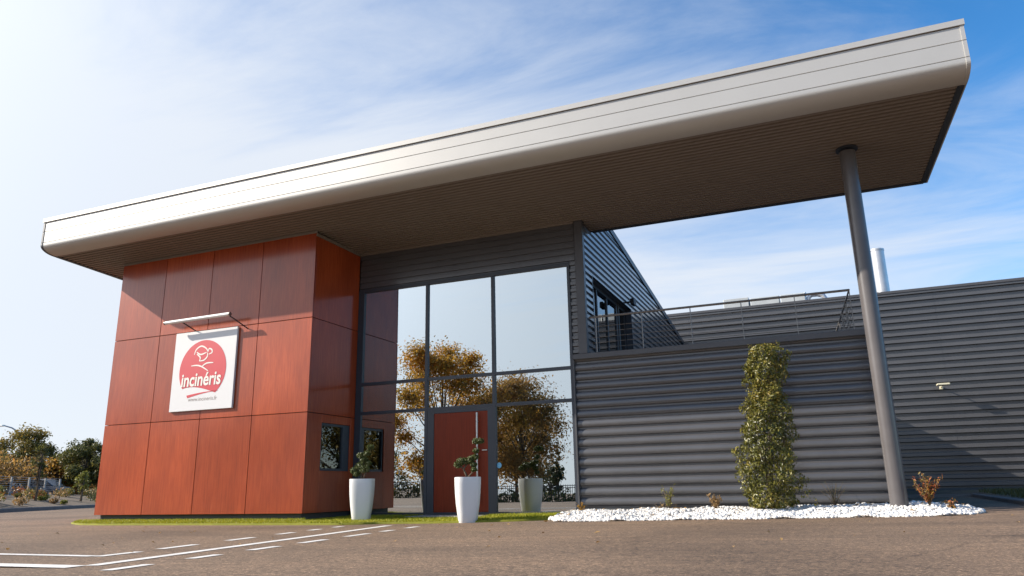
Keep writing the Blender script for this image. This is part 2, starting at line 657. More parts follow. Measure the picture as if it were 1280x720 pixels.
def stripe(pts, w, z=-0.10):
    m = MB()
    pts = [Vector((x, y, 0)) for x, y in pts]
    L, Rr = [], []
    for i, p in enumerate(pts):
        d = (pts[min(i + 1, len(pts) - 1)] - pts[max(i - 1, 0)]).normalized()
        nrm = Vector((-d.y, d.x, 0)) * w * 0.5
        L.append(p + nrm)
        Rr.append(p - nrm)
    vs_ = [(q.x, q.y, gz(q.x) + 0.005) for q in L + Rr]
    n = len(pts)
    m.add(vs_, [(n + i, n + i + 1, i + 1, i) for i in range(n - 1)])
    o = m.build('road_marking', 'paint_marking')
    tag(o, kind='structure')


stripe([(-4, -7.14), (0, -7.15), (4, -7.16), (8.9, -7.18)], 0.13)
stripe([(9.0, -7.22), (8.96, -6.95), (8.92, -6.62)], 0.14)
stripe([(-4, -8.2), (0, -8.21), (4, -8.22), (9.96, -8.22)], 0.22)
def sx(y): return 10.04 - 0.194 * (y + 8.22)
stripe([(sx(-8.12), -8.12), (sx(-6), -6), (sx(-3), -3), (sx(-0.85), -0.85)], 0.16)
for a, b in ((-6.25, -5.55), (-4.85, -4.2), (-3.5, -3.0), (-2.45, -2.05), (-1.5, -1.15)):
    stripe([(8.81 - 0.2 * (a + 6.18), a), (8.81 - 0.2 * (b + 6.18), b)], 0.13)
for a, b in ((-8.48, -7.97), (-7.42, -6.97), (-6.42, -5.86), (-5.34, -4.69), (-4.1, -3.36), (-2.88, -2.45), (-1.86, -1.35)):
    stripe([(10.62 - 0.16 * (a + 8.4), a), (10.62 - 0.16 * (b + 8.4), b)], 0.13)

# oil stain / worn patch of the tarmac (a patch with its own shape, lying on the surface)
# ---------------- lawn of short turf in front of the building
LAWN = [(-0.75, 0.02), (0.25, -0.55), (1.2, -0.68), (2.7, -0.64), (5.2, -0.66), (7.4, -0.62), (8.1, -0.22), (9.4, -0.04), (10.6, 0.22), (11.30, 0.62), (11.36, 1.74)]


def lawn_front(x):
    for (x0, y0), (x1, y1) in zip(LAWN[:-1], LAWN[1:]):
        if x0 <= x <= x1:
            return y0 + (y1 - y0) * (x - x0) / (x1 - x0)
    return 9


def lawn_z(x, y):
    f = lawn_front(x)
    back = 0.12 if x < 6.05 else 1.75
    tt = max(0, min(1, (y - f) / max(0.2, back - f)))
    return gz(x) + 0.035 + tt * 0.055


m = MB()
xs = [-0.75 + i * 0.25 for i in range(0, 49)]
prev = None
for x in xs:
    x = min(x, 11.36)
    f = lawn_front(x)
    back = 0.14 if x < 6.02 else 1.78
    col = [(x, f, gz(x) - 0.02)] + [(x, f + (back - f) * k / 6, lawn_z(x, f + (back - f) * k / 6)) for k in range(7)]
    b = len(m.v)
    m.v += col
    if prev is not None:
        for k in range(7):
            m.f.append((prev + k, b + k, b + k + 1, prev + k + 1))
            m.mi.append(0)
    prev = b
o = m.build('lawn', 'turf_base', smooth=True)
tag(o, kind='structure')

n = 60000
px_ = rng.uniform(-0.7, 11.3, n)
py_ = rng.uniform(-0.7, 1.75, n)
keep = np.array([(y > lawn_front(x) + 0.005) and (y < (0.12 if x < 6.05 else 1.72)) and not (7.9 < x < 9.55 and y > 1.0) for x, y in zip(px_, py_)])
px_, py_ = px_[keep], py_[keep]
pz_ = np.array([lawn_z(x, y) for x, y in zip(px_, py_)])
h = rng.uniform(0.018, 0.045, len(px_))
ang = rng.uniform(0, 6.28, len(px_))
w_ = rng.uniform(0.004, 0.009, len(px_))
lean = rng.normal(0, 0.012, (len(px_), 2))
V = np.empty((len(px_), 3, 3))
V[:, 0] = np.stack([px_ - np.cos(ang) * w_, py_ - np.sin(ang) * w_, pz_ - 0.003], 1)
V[:, 1] = np.stack([px_ + np.cos(ang) * w_, py_ + np.sin(ang) * w_, pz_ - 0.003], 1)
V[:, 2] = np.stack([px_ + lean[:, 0], py_ + lean[:, 1], pz_ + h], 1)
o = np_mesh('grass', V.reshape(-1, 3), np.arange(len(px_) * 3).reshape(-1, 3), 'grass_blade')
tag(o, kind='stuff')

# doorstep
m = MB()
m.bbox(7.86, 9.62, 0.95, 1.74, -0.12, -0.004, 0.012)
o = m.build('doorstep', 'concrete')
tag(o, kind='structure')

# ---------------- white pebble bed
PEB_F = [(11.30, 0.35), (11.62, -0.10), (12.6, -0.30), (13.8, -0.29), (15.1, -0.46), (16.25, -0.36), (17.1, -0.45), (17.65, -0.48), (18.0, -0.2), (18.25, 0.35), (18.3, 1.2)]


def peb_front(x):
    for (x0, y0), (x1, y1) in zip(PEB_F[:-1], PEB_F[1:]):
        if x0 <= x <= x1:
            return y0 + (y1 - y0) * (x - x0) / (x1 - x0)
    return 9


def peb_z(x, y):
    f = peb_front(x)
    e = min(1.0, max(0.0, (y - f) / 0.9)) * min(1, max(0, (18.3 - x) / 0.7)) 
    return gz(x) + 0.012 + 0.112 * (e ** 0.6) + 0.012 * math.sin(x * 5.1 + y * 3) + 0.01 * math.sin(x * 11.3 - y * 7)


m = MB()
prev = None
for i in range(71):
    x = 11.3 + i * 0.1
    f = peb_front(min(x, 18.3))
    back = 1.78 if x < 17.15 else 2.3
    f = min(f, back - 0.05)
    colv = [(x, f, gz(x) - 0.03)] + [(x, f + (back - f) * k / 10, peb_z(x, f + (back - f) * k / 10) - 0.02) for k in range(11)]
    b = len(m.v)
    m.v += colv
    if prev is not None:
        for k in range(11):
            m.f.append((prev + k, b + k, b + k + 1, prev + k + 1))
            m.mi.append(0)
    prev = b
o = m.build('gravel_bed', 'concrete', smooth=True)
tag(o, kind='structure')

ICO_V = None
bm_v = []
g_ = (1 + 5 ** 0.5) / 2
for a in (-1, 1):
    for b in (-g_, g_):
        bm_v += [(0, a, b), (a, b, 0), (b, 0, a)]
IV = np.array(bm_v) / math.sqrt(1 + g_ * g_)
IF = []
for i in range(12):
    for j in range(i + 1, 12):
        for k in range(j + 1, 12):
            d = [np.linalg.norm(IV[p] - IV[q]) for p, q in ((i, j), (j, k), (i, k))]
            if max(d) < 1.1:
                nn = np.cross(IV[j] - IV[i], IV[k] - IV[i])
                IF.append((i, j, k) if nn @ (IV[i] + IV[j] + IV[k]) > 0 else (i, k, j))
IF = np.array(IF)
N = 14000
qx = rng.uniform(11.3, 18.3, N)
qy = np.empty(N)
for i, x in enumerate(qx):
    f = peb_front(x)
    back = 1.74 if x < 17.15 else 2.2
    u = rng.random()
    qy[i] = f - 0.03 + (back - f) * (u ** 1.7) + rng.normal(0, 0.03)
qz = np.array([peb_z(x, max(y, peb_front(x))) for x, y in zip(qx, qy)])
qz = np.maximum(qz, [gz(x) + 0.01 for x in qx])
S = rng.uniform(0.012, 0.026, N) * (1 + 0.9 * (rng.random(N) > 0.86))
V = np.empty((N, 12, 3))
for i in range(N):
    q = IV * (1 + rng.normal(0, 0.13, (12, 1))) * np.array([1, rng.uniform(0.65, 1), rng.uniform(0.5, 0.8)])
    c_, s_ = math.cos(rng.uniform(0, 6.28)), math.sin(rng.uniform(0, 6.28))
    a = rng.uniform(0, 6.28)
    Rm = np.array([[math.cos(a), -math.sin(a), 0], [math.sin(a), math.cos(a), 0], [0, 0, 1]])
    b = rng.normal(0, 0.4)
    Rx = np.array([[1, 0, 0], [0, math.cos(b), -math.sin(b)], [0, math.sin(b), math.cos(b)]])
    V[i] = (q @ Rx.T @ Rm.T) * S[i] + np.array([qx[i], qy[i], qz[i]])
F = (IF[None] + (np.arange(N) * 12)[:, None, None]).reshape(-1, 3)
o = np_mesh('pebbles', V.reshape(-1, 3), F, 'pebble', smooth=True)
tag(o, kind='stuff')

n = 170
lx = np.concatenate([rng.uniform(11.3, 18.2, 110), rng.uniform(1, 19, 60)])
ly = np.concatenate([rng.uniform(-0.3, 1.7, 110), rng.uniform(-7, -0.6, 60)])
lz_ = np.array([(peb_z(x, max(y, peb_front(x))) + 0.03) if (k < 110 and y > peb_front(x)) else gz(x) + 0.012 for k, (x, y) in enumerate(zip(lx, ly))])
V, F = leaves(np.stack([lx, ly, lz_], 1), 0.06, np.tile(np.array([0, 0, 1.0]), (n, 1)), 0.25, 0.55)
o = np_mesh('fallen_leaves', V, F, 'leaf_tan')
tag(o, kind='stuff')

# ---------------- raised verge with kerb in front of the rear hall
m = MB()
V = []
ks = [(19.25, 1.5), (19.42, 4.0), (19.7, 9.0), (19.95, 13.0)]
for x, y in ks:
    V += [(x + 0.16, y, 0.11), (x + 0.9, y, 0.16), (60, y, 0.3)]
F = []
for k in range(len(ks) - 1):
    for j in range(2):
        F.append((k * 3 + j, k * 3 + j + 1, (k + 1) * 3 + j + 1, (k + 1) * 3 + j))
m.add(V, F)
m.add([(17.3, 13.0, 0.1), (19.95 + .16, 13.0, 0.11), (60, 13, 0.3), (60, 14.25, 0.3), (17.3, 14.25, 0.22)], [(0, 1, 2, 3, 4)])
o = m.build('verge', 'earth')
tag(o, kind='structure')
m = MB()
pts = ks + [(19.95, 13.0)]
rings = []
for x, y in ks:
    rings.append([(x, y, 0.0), (x + 0.15, y, 0.0), (x + 0.15, y, 0.125), (x + 0.02, y, 0.125), (x, y, 0.105)])
m.loft(rings)
m.box(17.3, 19.95, 12.86, 12.99, 0.0, 0.12)
o = m.build('kerb', 'kerb_stone')
tag(o, kind='structure')
n = 16000
qx = rng.uniform(19.4, 30, n)
qy = rng.uniform(1.6, 14.1, n)
keep = qx > 19.5 + (qy - 1.5) * 0.06
qx, qy = qx[keep], qy[keep]
qz = 0.11 + 0.05 * np.clip((qx - 19.5) / 0.8, 0, 1) + 0.14 * np.clip((qx - 20.3) / 40, 0, 1)
hh = rng.uniform(0.05, 0.16, len(qx))
ang = rng.uniform(0, 6.28, len(qx))
V = np.empty((len(qx), 3, 3))
V[:, 0] = np.stack([qx - np.cos(ang) * .012, qy - np.sin(ang) * .012, qz], 1)
V[:, 1] = np.stack([qx + np.cos(ang) * .012, qy + np.sin(ang) * .012, qz], 1)
V[:, 2] = np.stack([qx + rng.normal(0, .04, len(qx)), qy + rng.normal(0, .04, len(qx)), qz + hh], 1)
o = np_mesh('grass', V.reshape(-1, 3), np.arange(len(qx) * 3).reshape(-1, 3), 'leaf_dull_green')
tag(o, kind='stuff')

# ---------------- planted bank at the far left: kerb, earth slope, plateau
KL = [(-12, -2), (-16, 5.0), (-19.8, 11.1), (-22.7, 15.7), (-25.7, 20.4), (-31, 28.8), (-38, 40)]
dirn = Vector((-0.535, 0.845, 0)).normalized()
outw = Vector((-dirn.y, dirn.x, 0))          # to the far side of the kerb
if outw.x > 0:
    outw = -outw
m = MB()
rings = []
for x, y in KL:
    p = Vector((x, y, 0))
    q = p + outw * 0.16
    rings.append([(p.x, p.y, -0.12), (p.x, p.y, 0.06), (p.x + outw.x * .03, p.y + outw.y * .03, 0.085), (q.x, q.y, 0.085), (q.x, q.y, -0.12)])
m.loft(rings)
o = m.build('kerb', 'kerb_stone')
tag(o, kind='structure')
m = MB()
prof = [(0.15, 0.05), (0.8, 0.16), (1.8, 0.34), (3.2, 0.55), (5.2, 0.72), (8, 0.80), (20, 0.85), (60, 0.9), (220, 0.6)]
V = []
for x, y in KL:
    for d, z in prof:
        V.append((x + outw.x * d, y + outw.y * d, z))
k = len(prof)
m.add(V, [(i * k + j, i * k + j + 1, (i + 1) * k + j + 1, (i + 1) * k + j) for i in range(len(KL) - 1) for j in range(k - 1)])
o = m.build('planted_bank', 'earth', smooth=True)
tag(o, kind='structure')


def bank_pt(s, d):
    """s metres along the kerb line from (-19.8, 11.1), d metres behind it -> world point on the bank"""
    p = Vector((-19.8, 11.1, 0)) + dirn * s + outw * d
    z = prof[-1][1]
    for (d0, z0), (d1, z1) in zip(prof[:-1], prof[1:]):
        if d0 <= d <= d1:
            z = z0 + (z1 - z0) * (d - d0) / (d1 - d0)
            break
    return Vector((p.x, p.y, z))


# ================================================================ BUILDING
B = empty('office_building', (0, 0, 0), 'office with red panelled block, tall glass entrance and large grey overhanging canopy roof', 'building')
WR, D = 6.0, 1.80


def zs(y):
    return 6.284 - 0.0426 * y


# ---- red block -------------------------------------------------
S1, S2, ZB = 4.27, 2.186, 0.10
core = MB()
core.box(0.09, WR - 0.09, 0.06, 8.0, 0.10, 6.05)
core.build('wall', 'interior', B)
rp = MB()
G = 0.007   # half joint
lev = [(ZB, S2), (S2, S1), (S1, None)]
for i in range(4):
    x0, x1 = i * WR / 4, (i + 1) * WR / 4
    for z0, z1 in lev:
        a, b = x0 + (G if i else 0), x1 - (G if i < 3 else 0)
        zt = (z1 - G) if z1 else zs(0) - 0.035
        zb_ = z0 + (G if z0 != ZB else 0)
        rp.bbox(a, b, 0.0, 0.045, zb_, zt, 0.003)
for z0, z1 in lev:           # side panels towards the entrance; the lowest has the window opening
    zt = (z1 - G) if z1 else zs(0.9) - 0.03
    zb_ = z0 + (G if z0 != ZB else 0)
    if z0 == ZB:
        y0, y1, w0, w1 = 0.52, 1.62, 0.97, 2.0
        rp.bbox(WR - 0.045, WR, 0.052, y0, zb_, zt, 0.003)
        rp.bbox(WR - 0.045, WR, y1, D - 0.03, zb_, zt, 0.003)
        rp.bbox(WR - 0.045, WR, y0 + .001, y1 - .001, zb_, w0, 0.003)
        rp.bbox(WR - 0.045, WR, y0 + .001, y1 - .001, w1, zt, 0.003)
    else:
        rp.bbox(WR - 0.045, WR, 0.052, D - 0.03, zb_, zt, 0.003)
for i in range(5):           # far side, seen from the left only
    for z0, z1 in lev:
        zt = (z1 - G) if z1 else zs(8) - 0.06
        rp.bbox(0.0, 0.045, 0.052 + i * 1.58, 0.052 + (i + 1) * 1.58 - 0.014, z0 + G, zt, 0.003)
cl_ = rp.build('red_cladding', 'red_panel', B)
tag(cl_, 'red brown wood grain panels with thin dark joints')
pl = MB()
pl.box(0.10, WR - 0.10, 0.10, 7.9, -0.15, 0.095)
pl.build('plinth', 'plinth', B)

w = MB()
y0, y1, w0, w1 = 0.52, 1.62, 0.97, 2.0
fr = 0.055
for a, b, c, d in ((y0 + .004, y1 - .004, w0 + .004, w0 + fr), (y0 + .004, y1 - .004, w1 - fr, w1 - .004), (y0 + .004, y0 + fr, w0 + fr, w1 - fr), (y1 - .26, y1 - .004, w0 + fr, w1 - fr)):
    w.box(WR - 0.085, WR - 0.028, a, b, c, d)
wf = w.build('window', 'dark_frame', B)
w = MB()
w.box(WR - 0.088, WR - 0.066, y0 + fr - .005, y1 - .262, w0 + fr - .005, w1 - fr + .005)
w.build('pane', 'glass_window', wf)


# ---- ribbed cladding --------------------------------------------
def ribs(mb, p0, p1, z0, z1, pitch, depth, crest=0.62, kind='trap', off=0.0, ztop=None):
    """horizontal ribs on the vertical face from p0 to p1 (x,y); outward is to the right of p0->p1; ztop(t) clips the top"""
    p0, p1 = Vector((*p0, 0)), Vector((*p1, 0))
    d = (p1 - p0).normalized()
    nr = Vector((d.y, -d.x, 0))
    prof_ = []
    z = z0 - off
    while z < z1:
        if kind == 'trap':
            pts_ = [(0.0, -depth), (0.10, -depth), (0.20, 0.0), (0.20 + crest, 0.0), (0.30 + crest, -depth)]
        else:
            pts_ = [(0.0, -depth), (0.13, -depth), (0.17, -0.026), (0.23, -0.012), (0.32, -0.004), (0.44, 0.0), (0.56, -0.001), (0.68, -0.006), (0.80, -0.015), (0.90, -0.028), (0.97, -depth)]
        for t_, o_ in pts_:
            zz_ = z + t_ * pitch
            if z0 <= zz_ <= z1:
                prof_.append((zz_, o_))
        z += pitch
    prof_ = [(z0, prof_[0][1])] + prof_ + [(z1, prof_[-1][1])]
    # sheets about 4 m long, each lapping the next by its own thickness
    L_ = (p1 - p0).length
    ns = max(1, int(round(L_ / 4.1)))
    n_ = len(prof_)
    for s_ in range(ns):
        V, F = [], []
        lap = 0.004 * (s_ % 2)
        for t_ in (s_ / ns - (0.012 / L_ if s_ % 2 else 0), (s_ + 1) / ns + (0.012 / L_ if s_ % 2 and s_ < ns - 1 else 0)):
            q = p0 + (p1 - p0) * t_
            for zz_, o_ in prof_:
                V.append((q.x + nr.x * (o_ + lap), q.y + nr.y * (o_ + lap), zz_))
        for i in range(n_ - 1):
            F.append((i, n_ + i, n_ + i + 1, i + 1))
        mb.add(V, F)


# upper block
XC = 11.769


def zr(y):
    return 7.148 - 0.125 * (y - D)


ub = MB()
ub.box(6.02, 11.60, 13.9, 14.0, 0, 5.4)                 # back wall of the entrance hall
ub.box(5.92, 6.02, 1.86, 14.0, 0.0, 6.05)               # inner left wall
ub.box(6.02, 11.6, 1.9, 14.0, -0.11, -0.02)             # floor
ub.box(6.02, 11.60, 1.95, 14.0, 5.42, 5.6)              # ceiling of the hall
ub.box(6.02, 11.62, 5.2, 5.3, 0, 5.4)                   # partition inside
ub.build('wall', 'interior', B)
# interior floor slab edge behind the transom band
sb = MB()
sb.box(6.2, 11.35, 1.98, 5.2, 2.36, 2.90)
sb.build('floor_slab', 'interior_film', B)

band = MB()
ribs(band, (6.03, 1.775), (11.56, 1.775), 5.30, 6.19, 0.15, 0.03)
ribs(band, (11.435, 1.775), (11.575, 1.775), 3.24, 5.30, 0.15, 0.035, crest=0.42)
band.box(6.03, 11.56, 1.80, 1.9, 5.30, 6.2)
band.box(11.44, 11.575, 1.812, 1.9, 3.2, 5.3)
band.build('ribbed_cladding', 'charcoal_siding', B)
pil = MB()
pil.bbox(11.578, XC, 1.735, 1.86, 3.235, 6.30, 0.006)
pil.build('pilaster', 'charcoal_flat', B)

# side wall of the upper block above the terrace, with a glazed opening
OY0, OY1, OZ1, OZ0 = 2.40, 6.0, 5.10, 3.12
sw = MB()
ribs(sw, (XC, 1.862), (XC, OY0), 3.1, 6.6, 0.15, 0.042, crest=0.46)
ribs(sw, (XC, OY0), (XC, OY1), OZ1, 6.6, 0.15, 0.042, crest=0.46, off=(OZ1 - 3.1) % 0.15)
ribs(sw, (XC, OY1), (XC, 14.12), 3.1, 5.35, 0.15, 0.042, crest=0.46)
for k in range(0, 12):        # the part under the falling roof edge, in steps of the ribs
    z0 = 5.35 + 0.15 * k
    ylim = D + (7.148 - (z0 + 0.15)) / 0.125
    if k == 0:
        pass
    if ylim > OY1:
        ribs(sw, (XC, OY1), (XC, min(14.12, ylim)), z0, z0 + 0.15, 0.15, 0.042, crest=0.46)
for k in range(0, 4):
    z0 = 6.6 + 0.15 * k
    ylim = D + (7.148 - (z0 + 0.15)) / 0.125
    if ylim > 2.0:
        ribs(sw, (XC, 1.862), (XC, ylim), z0, z0 + 0.15, 0.15, 0.042, crest=0.46)
# solid core behind the ribs
def core_quad(ya, yb, za, zb0, zb1):
    x0, x1 = XC - 0.16, XC - 0.044
    sw.loft([[(x0, ya, za), (x1, ya, za), (x1, ya, zb0), (x0, ya, zb0)], [(x0, yb, za), (x1, yb, za), (x1, yb, zb1), (x0, yb, zb1)]])
core_quad(1.862, OY0, 0.0, zr(1.86), zr(OY0))
core_quad(OY0 + .001, OY1 - .001, OZ1, zr(OY0), zr(OY1))
core_quad(OY1, 14.12, 0.0, zr(OY1), zr(14.12))
core_quad(OY0 + .001, OY1 - .001, 0.0, OZ0, OZ0)
sw.build('ribbed_cladding', 'charcoal_siding', B)
cp = MB()
cp.loft([[(XC - 0.3, y, zr(y) - 0.02), (XC + 0.025, y, zr(y) - 0.13), (XC + 0.03, y, zr(y) + 0.02), (XC - 0.3, y, zr(y) + 0.02)] for y in (2.6, 14.13)])
cp.loft([[(5.9, y, zr(y) - 0.3), (XC - .3, y, zr(y) - 0.3), (XC - .3, y, zr(y) - 0.02), (5.9, y, zr(y) - 0.02)] for y in (2.6, 14.13)])
cp.build('roof', 'charcoal_flat', B)
tw = MB()
for y in (OY0 + .03, 3.3, 4.2, 5.1, OY1 - .03):
    tw.box(XC - 0.24, XC - 0.17, y - 0.03, y + 0.03, OZ0, OZ1)
tw.box(XC - 0.24, XC - 0.165, OY0, OY1, OZ0, OZ0 + .08)
tw.box(XC - 0.24, XC - 0.165, OY0, OY1, OZ1 - .08, OZ1 - .001)
tw.box(XC - 0.162, XC + 0.004, OY0 - .03, OY0 + .003, OZ0, OZ1)
tw.box(XC - 0.162, XC + 0.004, OY1 - .003, OY1 + .03, OZ0, OZ1)
two = tw.build('terrace_window', 'dark_frame', B)
tg = MB()
for a, b in ((OY0 + .06, 3.27), (3.33, 4.17), (4.23, 5.07), (5.13, OY1 - .06)):
    tg.box(XC - 0.215, XC - 0.20, a, b, OZ0 + .08, OZ1 - .08)
tg.build('pane', 'glass_window', two)

# ---- glass entrance front ------------------------------------------
gl0, m1, m2, gR = 6.17, 7.907, 9.591, 11.372
t2, t1, gt = 2.2824, 2.9667, 5.21
gf = MB()
fy0, fy1 = 1.755, 1.87


def vbar(x, z0, z1, w=0.07):
    gf.box(x - w / 2, x + w / 2, fy0, fy1, z0, z1)


def hbar(z, x0, x1, h_=0.07):
    gf.box(x0, x1, fy0 + .006, fy1 - .006, z - h_ / 2, z + h_ / 2)


gf.box(6.012, gl0, fy0, fy1, -0.06, gt + 0.09)
gf.box(gR, gR + 0.06, fy0, fy1, -0.06, gt + 0.09)
gf.box(gl0 + .001, gR - .001, fy0 + .002, fy1, gt, gt + 0.085)
vbar(m1, -0.06, gt - .001)
vbar(m2, -0.06, gt - .001)
for a, b in ((gl0 + .001, m1 - .036), (m1 + .036, m2 - .036), (m2 + .036, gR - .001)):
    hbar(t1, a, b)
    hbar(t2, a, b)
hbar(0.0, gl0 + .001, m1 - .036, 0.10)
hbar(0.0, m2 + .036, gR - .001, 0.10)
gfo = gf.build('glass_front', 'dark_frame', B)


def pane(x0, x1, z0, z1, parent, mat='glass_solar'):
    mb = MB()
    mb.box(x0, x1, 1.80, 1.824, z0, z1, 1)
    for i, f_ in enumerate(mb.f):
        if i == 2:
            mb.mi[i] = 0
    ax_, az_ = rng.normal(0, 0.0016, 2)
    xm, zm = (x0 + x1) / 2, (z0 + z1) / 2
    mb.v = [(x, y + ax_ * (x - xm) + az_ * (z - zm), z) for x, y, z in mb.v]
    return mb.build('pane', [mat, 'glass_back'], parent)


for a, b in ((gl0, m1 - .035), (m1 + .035, m2 - .035), (m2 + .035, gR)):
    pane(a, b, t1 + .035, gt, gfo)
    pane(a, b, t2 + .035, t1 - .035, gfo)
pane(gl0, m1 - .035, 0.05, t2 - .035, gfo)
pane(m2 + .035, gR, 0.05, t2 - .035, gfo)
# door
dr = MB()
dx0, dx1, dz1 = m1 + .036, m2 - .036, t2 - .036
for a, b, c, d in ((dx0, dx0 + .17, -0.05, dz1), (dx1 - .12, dx1, -0.05, dz1), (dx0 + .17, dx1 - .12, dz1 - .07, dz1), (dx0 + .17, dx1 - .12, -0.05, 0.045)):
    dr.box(a, b, 1.765, 1.86, c, d)
dro = dr.build('door', 'dark_frame', B)
dp = MB()
dp.bbox(dx0 + .172, dx1 - .122, 1.775, 1.84, 0.047, dz1 - .072, 0.004)
tag(dp.build('door_leaf', 'door_red', dro), 'red wood grain door leaf')
hd = MB()
hd.tube([(9.205, 1.70, 0.25), (9.205, 1.70, 2.14)], 0.022, 10)
for z in (0.45, 1.2, 1.95):
    hd.tube([(9.205, 1.70, z), (9.205, 1.778, z)], 0.012, 8)
hd.build('handle', 'steel_bar', dro, True, 40)
hd = MB()
hd.bbox(9.30, 9.42, 1.745, 1.776, 1.32, 1.345, 0.004)
hd.build('lock_plate', 'steel_bar', dro)
st = MB()
ring = [(9.68 + 0.055 * math.cos(a), 1.0 + 0.06 * math.sin(a)) for a in [2 * math.pi * k / 24 for k in range(24)]]
st.loft([[(x, 1.7975, z) for x, z in ring], [(x, 1.799, z) for x, z in ring]])
st.build('door_sticker', 'sticker_blue', gfo)

# ---- low ribbed wing with terrace ------------------------------------
lw = MB()
LX0, LX1, LZ = 11.455, 17.20, 3.125
ribs(lw, (LX0, 1.775), (LX1, 1.775), 0.12, LZ, 0.195, 0.055, kind='round')
ribs(lw, (LX1, 1.775), (LX1, 14.2), 0.12, LZ, 0.195, 0.055, kind='round')
lw.box(LX0 + .02, LX1 - .06, 1.832, 14.2, -0.1, 3.1)
lw.build('ribbed_cladding', 'charcoal_siding', B)
tr = MB()
tr.bbox(gR + .062, LX0 + .012, 1.728, 1.86, -0.08, 3.112, 0.004)
tr.build('corner_trim', 'charcoal_flat', B)
tr = MB()
tr.bbox(LX1 - .03, LX1 + .03, 1.735, 1.79, 0.08, 3.112, 0.004)
tr.build('corner_trim', 'charcoal_flat', B)
cp = MB()
cp.bbox(11.44, LX1 + .045, 1.72, 2.06, 3.118, 3.235, 0.008)
cp.bbox(LX1 - .30, LX1 + .045, 2.062, 14.2, 3.118, 3.235, 0.008)
cp.build('coping', 'charcoal_flat', B)
ft = MB()
ft.box(11.40, LX1 - .05, 1.74, 1.80, -0.12, 0.10)
ft.build('plinth', 'plinth', B)

# railing on the terrace edge
rl = MB()
rz = 4.02
rl.tube([(XC + .03, 1.86, rz), (16.92, 1.86, rz), (16.73, 6.03, rz)], 0.024, 8)
for k in range(1, 6):
    z = 3.235 + 0.115 * k
    rl.tube([(XC + .03, 1.87, z), (16.92, 1.87, z), (16.73, 6.03, z)], 0.006, 5)
ra = rl.build('railing', 'rail_steel', B, True, 40)
for x in (11.95, 12.94, 13.94, 14.94, 15.94, 16.92):
    q = MB()
    q.box(x - .008, x + .008, 1.84, 1.88, 3.2, rz - .01)
    q.build('post', 'rail_steel', ra)
for k in range(1, 5):
    x, y = 16.92 - 0.19 * k / 4, 1.86 + 4.17 * k / 4
    q = MB()
    q.box(x - .02, x + .02, y - .008, y + .008, 3.0, rz - .01)
    q.build('post', 'rail_steel', ra)

# ---- canopy ------------------------------------------------------
CA = bpy.data.objects.new('canopy', None)
COL.objects.link(CA)
CA.parent = B


def cx(side, y):
    """left and right end of the roof at depth y"""
    tt = (y + 1.5) / 4.04
    return (-1.08 - 0.04 * tt) if side == 0 else (18.80 - 0.20 * tt)


FY = -1.50
front = [(FY, 7.12)]
# fascia steps with two shallow joints, then the rounded lower edge
pf = [(FY, 7.10), (FY, 6.868), (FY + .012, 6.864), (FY + .012, 6.856), (FY, 6.852), (FY, 6.586), (FY + .012, 6.582), (FY + .012, 6.574), (FY, 6.570)]
for k in range(0, 13):
    a = math.pi / 2 * k / 12
    pf.append((FY + 0.40 * (1 - math.cos(a)), 6.52 - 0.185 * math.sin(a)))
ysec = pf
fa = MB()
segs = [0.0, 0.2, 0.4, 0.6, 0.8, 1.0]
V = []
for y, z in ysec:
    for s in segs:
        V.append((cx(0, y) + (cx(1, y) - cx(0, y)) * s, y, z))
n_ = len(segs)
F = [(i * n_ + j, (i + 1) * n_ + j, (i + 1) * n_ + j + 1, i * n_ + j + 1) for i in range(len(ysec) - 1) for j in range(n_ - 1)]
F = [tuple(reversed(q)) for q in F]
fa.add(V, F)
fao = fa.build('fascia', 'silver_fascia', CA, True, 25)
# end plates, a little proud of the fascia
for side in (0, 1):
    e = MB()
    sgn = -1 if side == 0 else 1
    outl = [(FY - .012, 7.12)] + [(y - .012, z - .004) for y, z in pf if z < 7.05] + [(2.545, zs(2.54) - .012), (2.545, 7.12)]
    r0 = [(cx(side, y) - sgn * 0.03, y, z) for y, z in outl]
    r1 = [(cx(side, y) + sgn * 0.025, y, z) for y, z in outl]
    e.loft([r0, r1])
    e.build('end_plate', 'silver_fascia' if side else 'charcoal_flat', CA)
cap = MB()
cap.add([(cx(0, FY) - .04, FY - .03, 7.11), (cx(1, FY) + .04, FY - .03, 7.11), (cx(1, FY) + .04, FY - .03, 7.205), (cx(0, FY) - .04, FY - .03, 7.205),
         (cx(0, 2.6) - .04, 2.6, 7.11), (cx(1, 2.6) + .04, 2.6, 7.11), (cx(1, 2.6) + .04, 2.6, 7.205), (cx(0, 2.6) - .04, 2.6, 7.205)],
        [(0, 1, 2, 3), (5, 4, 7, 6), (3, 2, 6, 7), (1, 0, 4, 5), (0, 3, 7, 4), (2, 1, 5, 6)])
cap.build('roof_edge', 'silver_fascia', CA)
# ribbed soffit
sf = MB()
V = []
yy = -1.10
prof_s = []
while yy < 2.50:
    for a, dz in ((0.0, 0.0), (0.064, 0.0), (0.068, 0.045), (0.116, 0.045)):
        if yy + a < 2.52:
            prof_s.append((yy + a, zs(yy + a) + dz))
    yy += 0.12
prof_s.append((2.53, zs(2.53)))
for y, z in prof_s:
    V += [(cx(0, y) + .03, y, z), (cx(1, y) - .03, y, z)]
sf.add(V, [(2 * i, 2 * i + 2, 2 * i + 3, 2 * i + 1) for i in range(len(prof_s) - 1)])
sf.build('soffit', 'soffit_paint', CA)
bk = MB()
bk.add([(cx(0, 2.53), 2.535, zs(2.53)), (cx(1, 2.53), 2.535, zs(2.53)), (cx(1, 2.53), 2.535, 7.11), (cx(0, 2.53), 2.535, 7.11)], [(1, 0, 3, 2)])
bk.build('back_fascia', 'soffit_paint', CA)
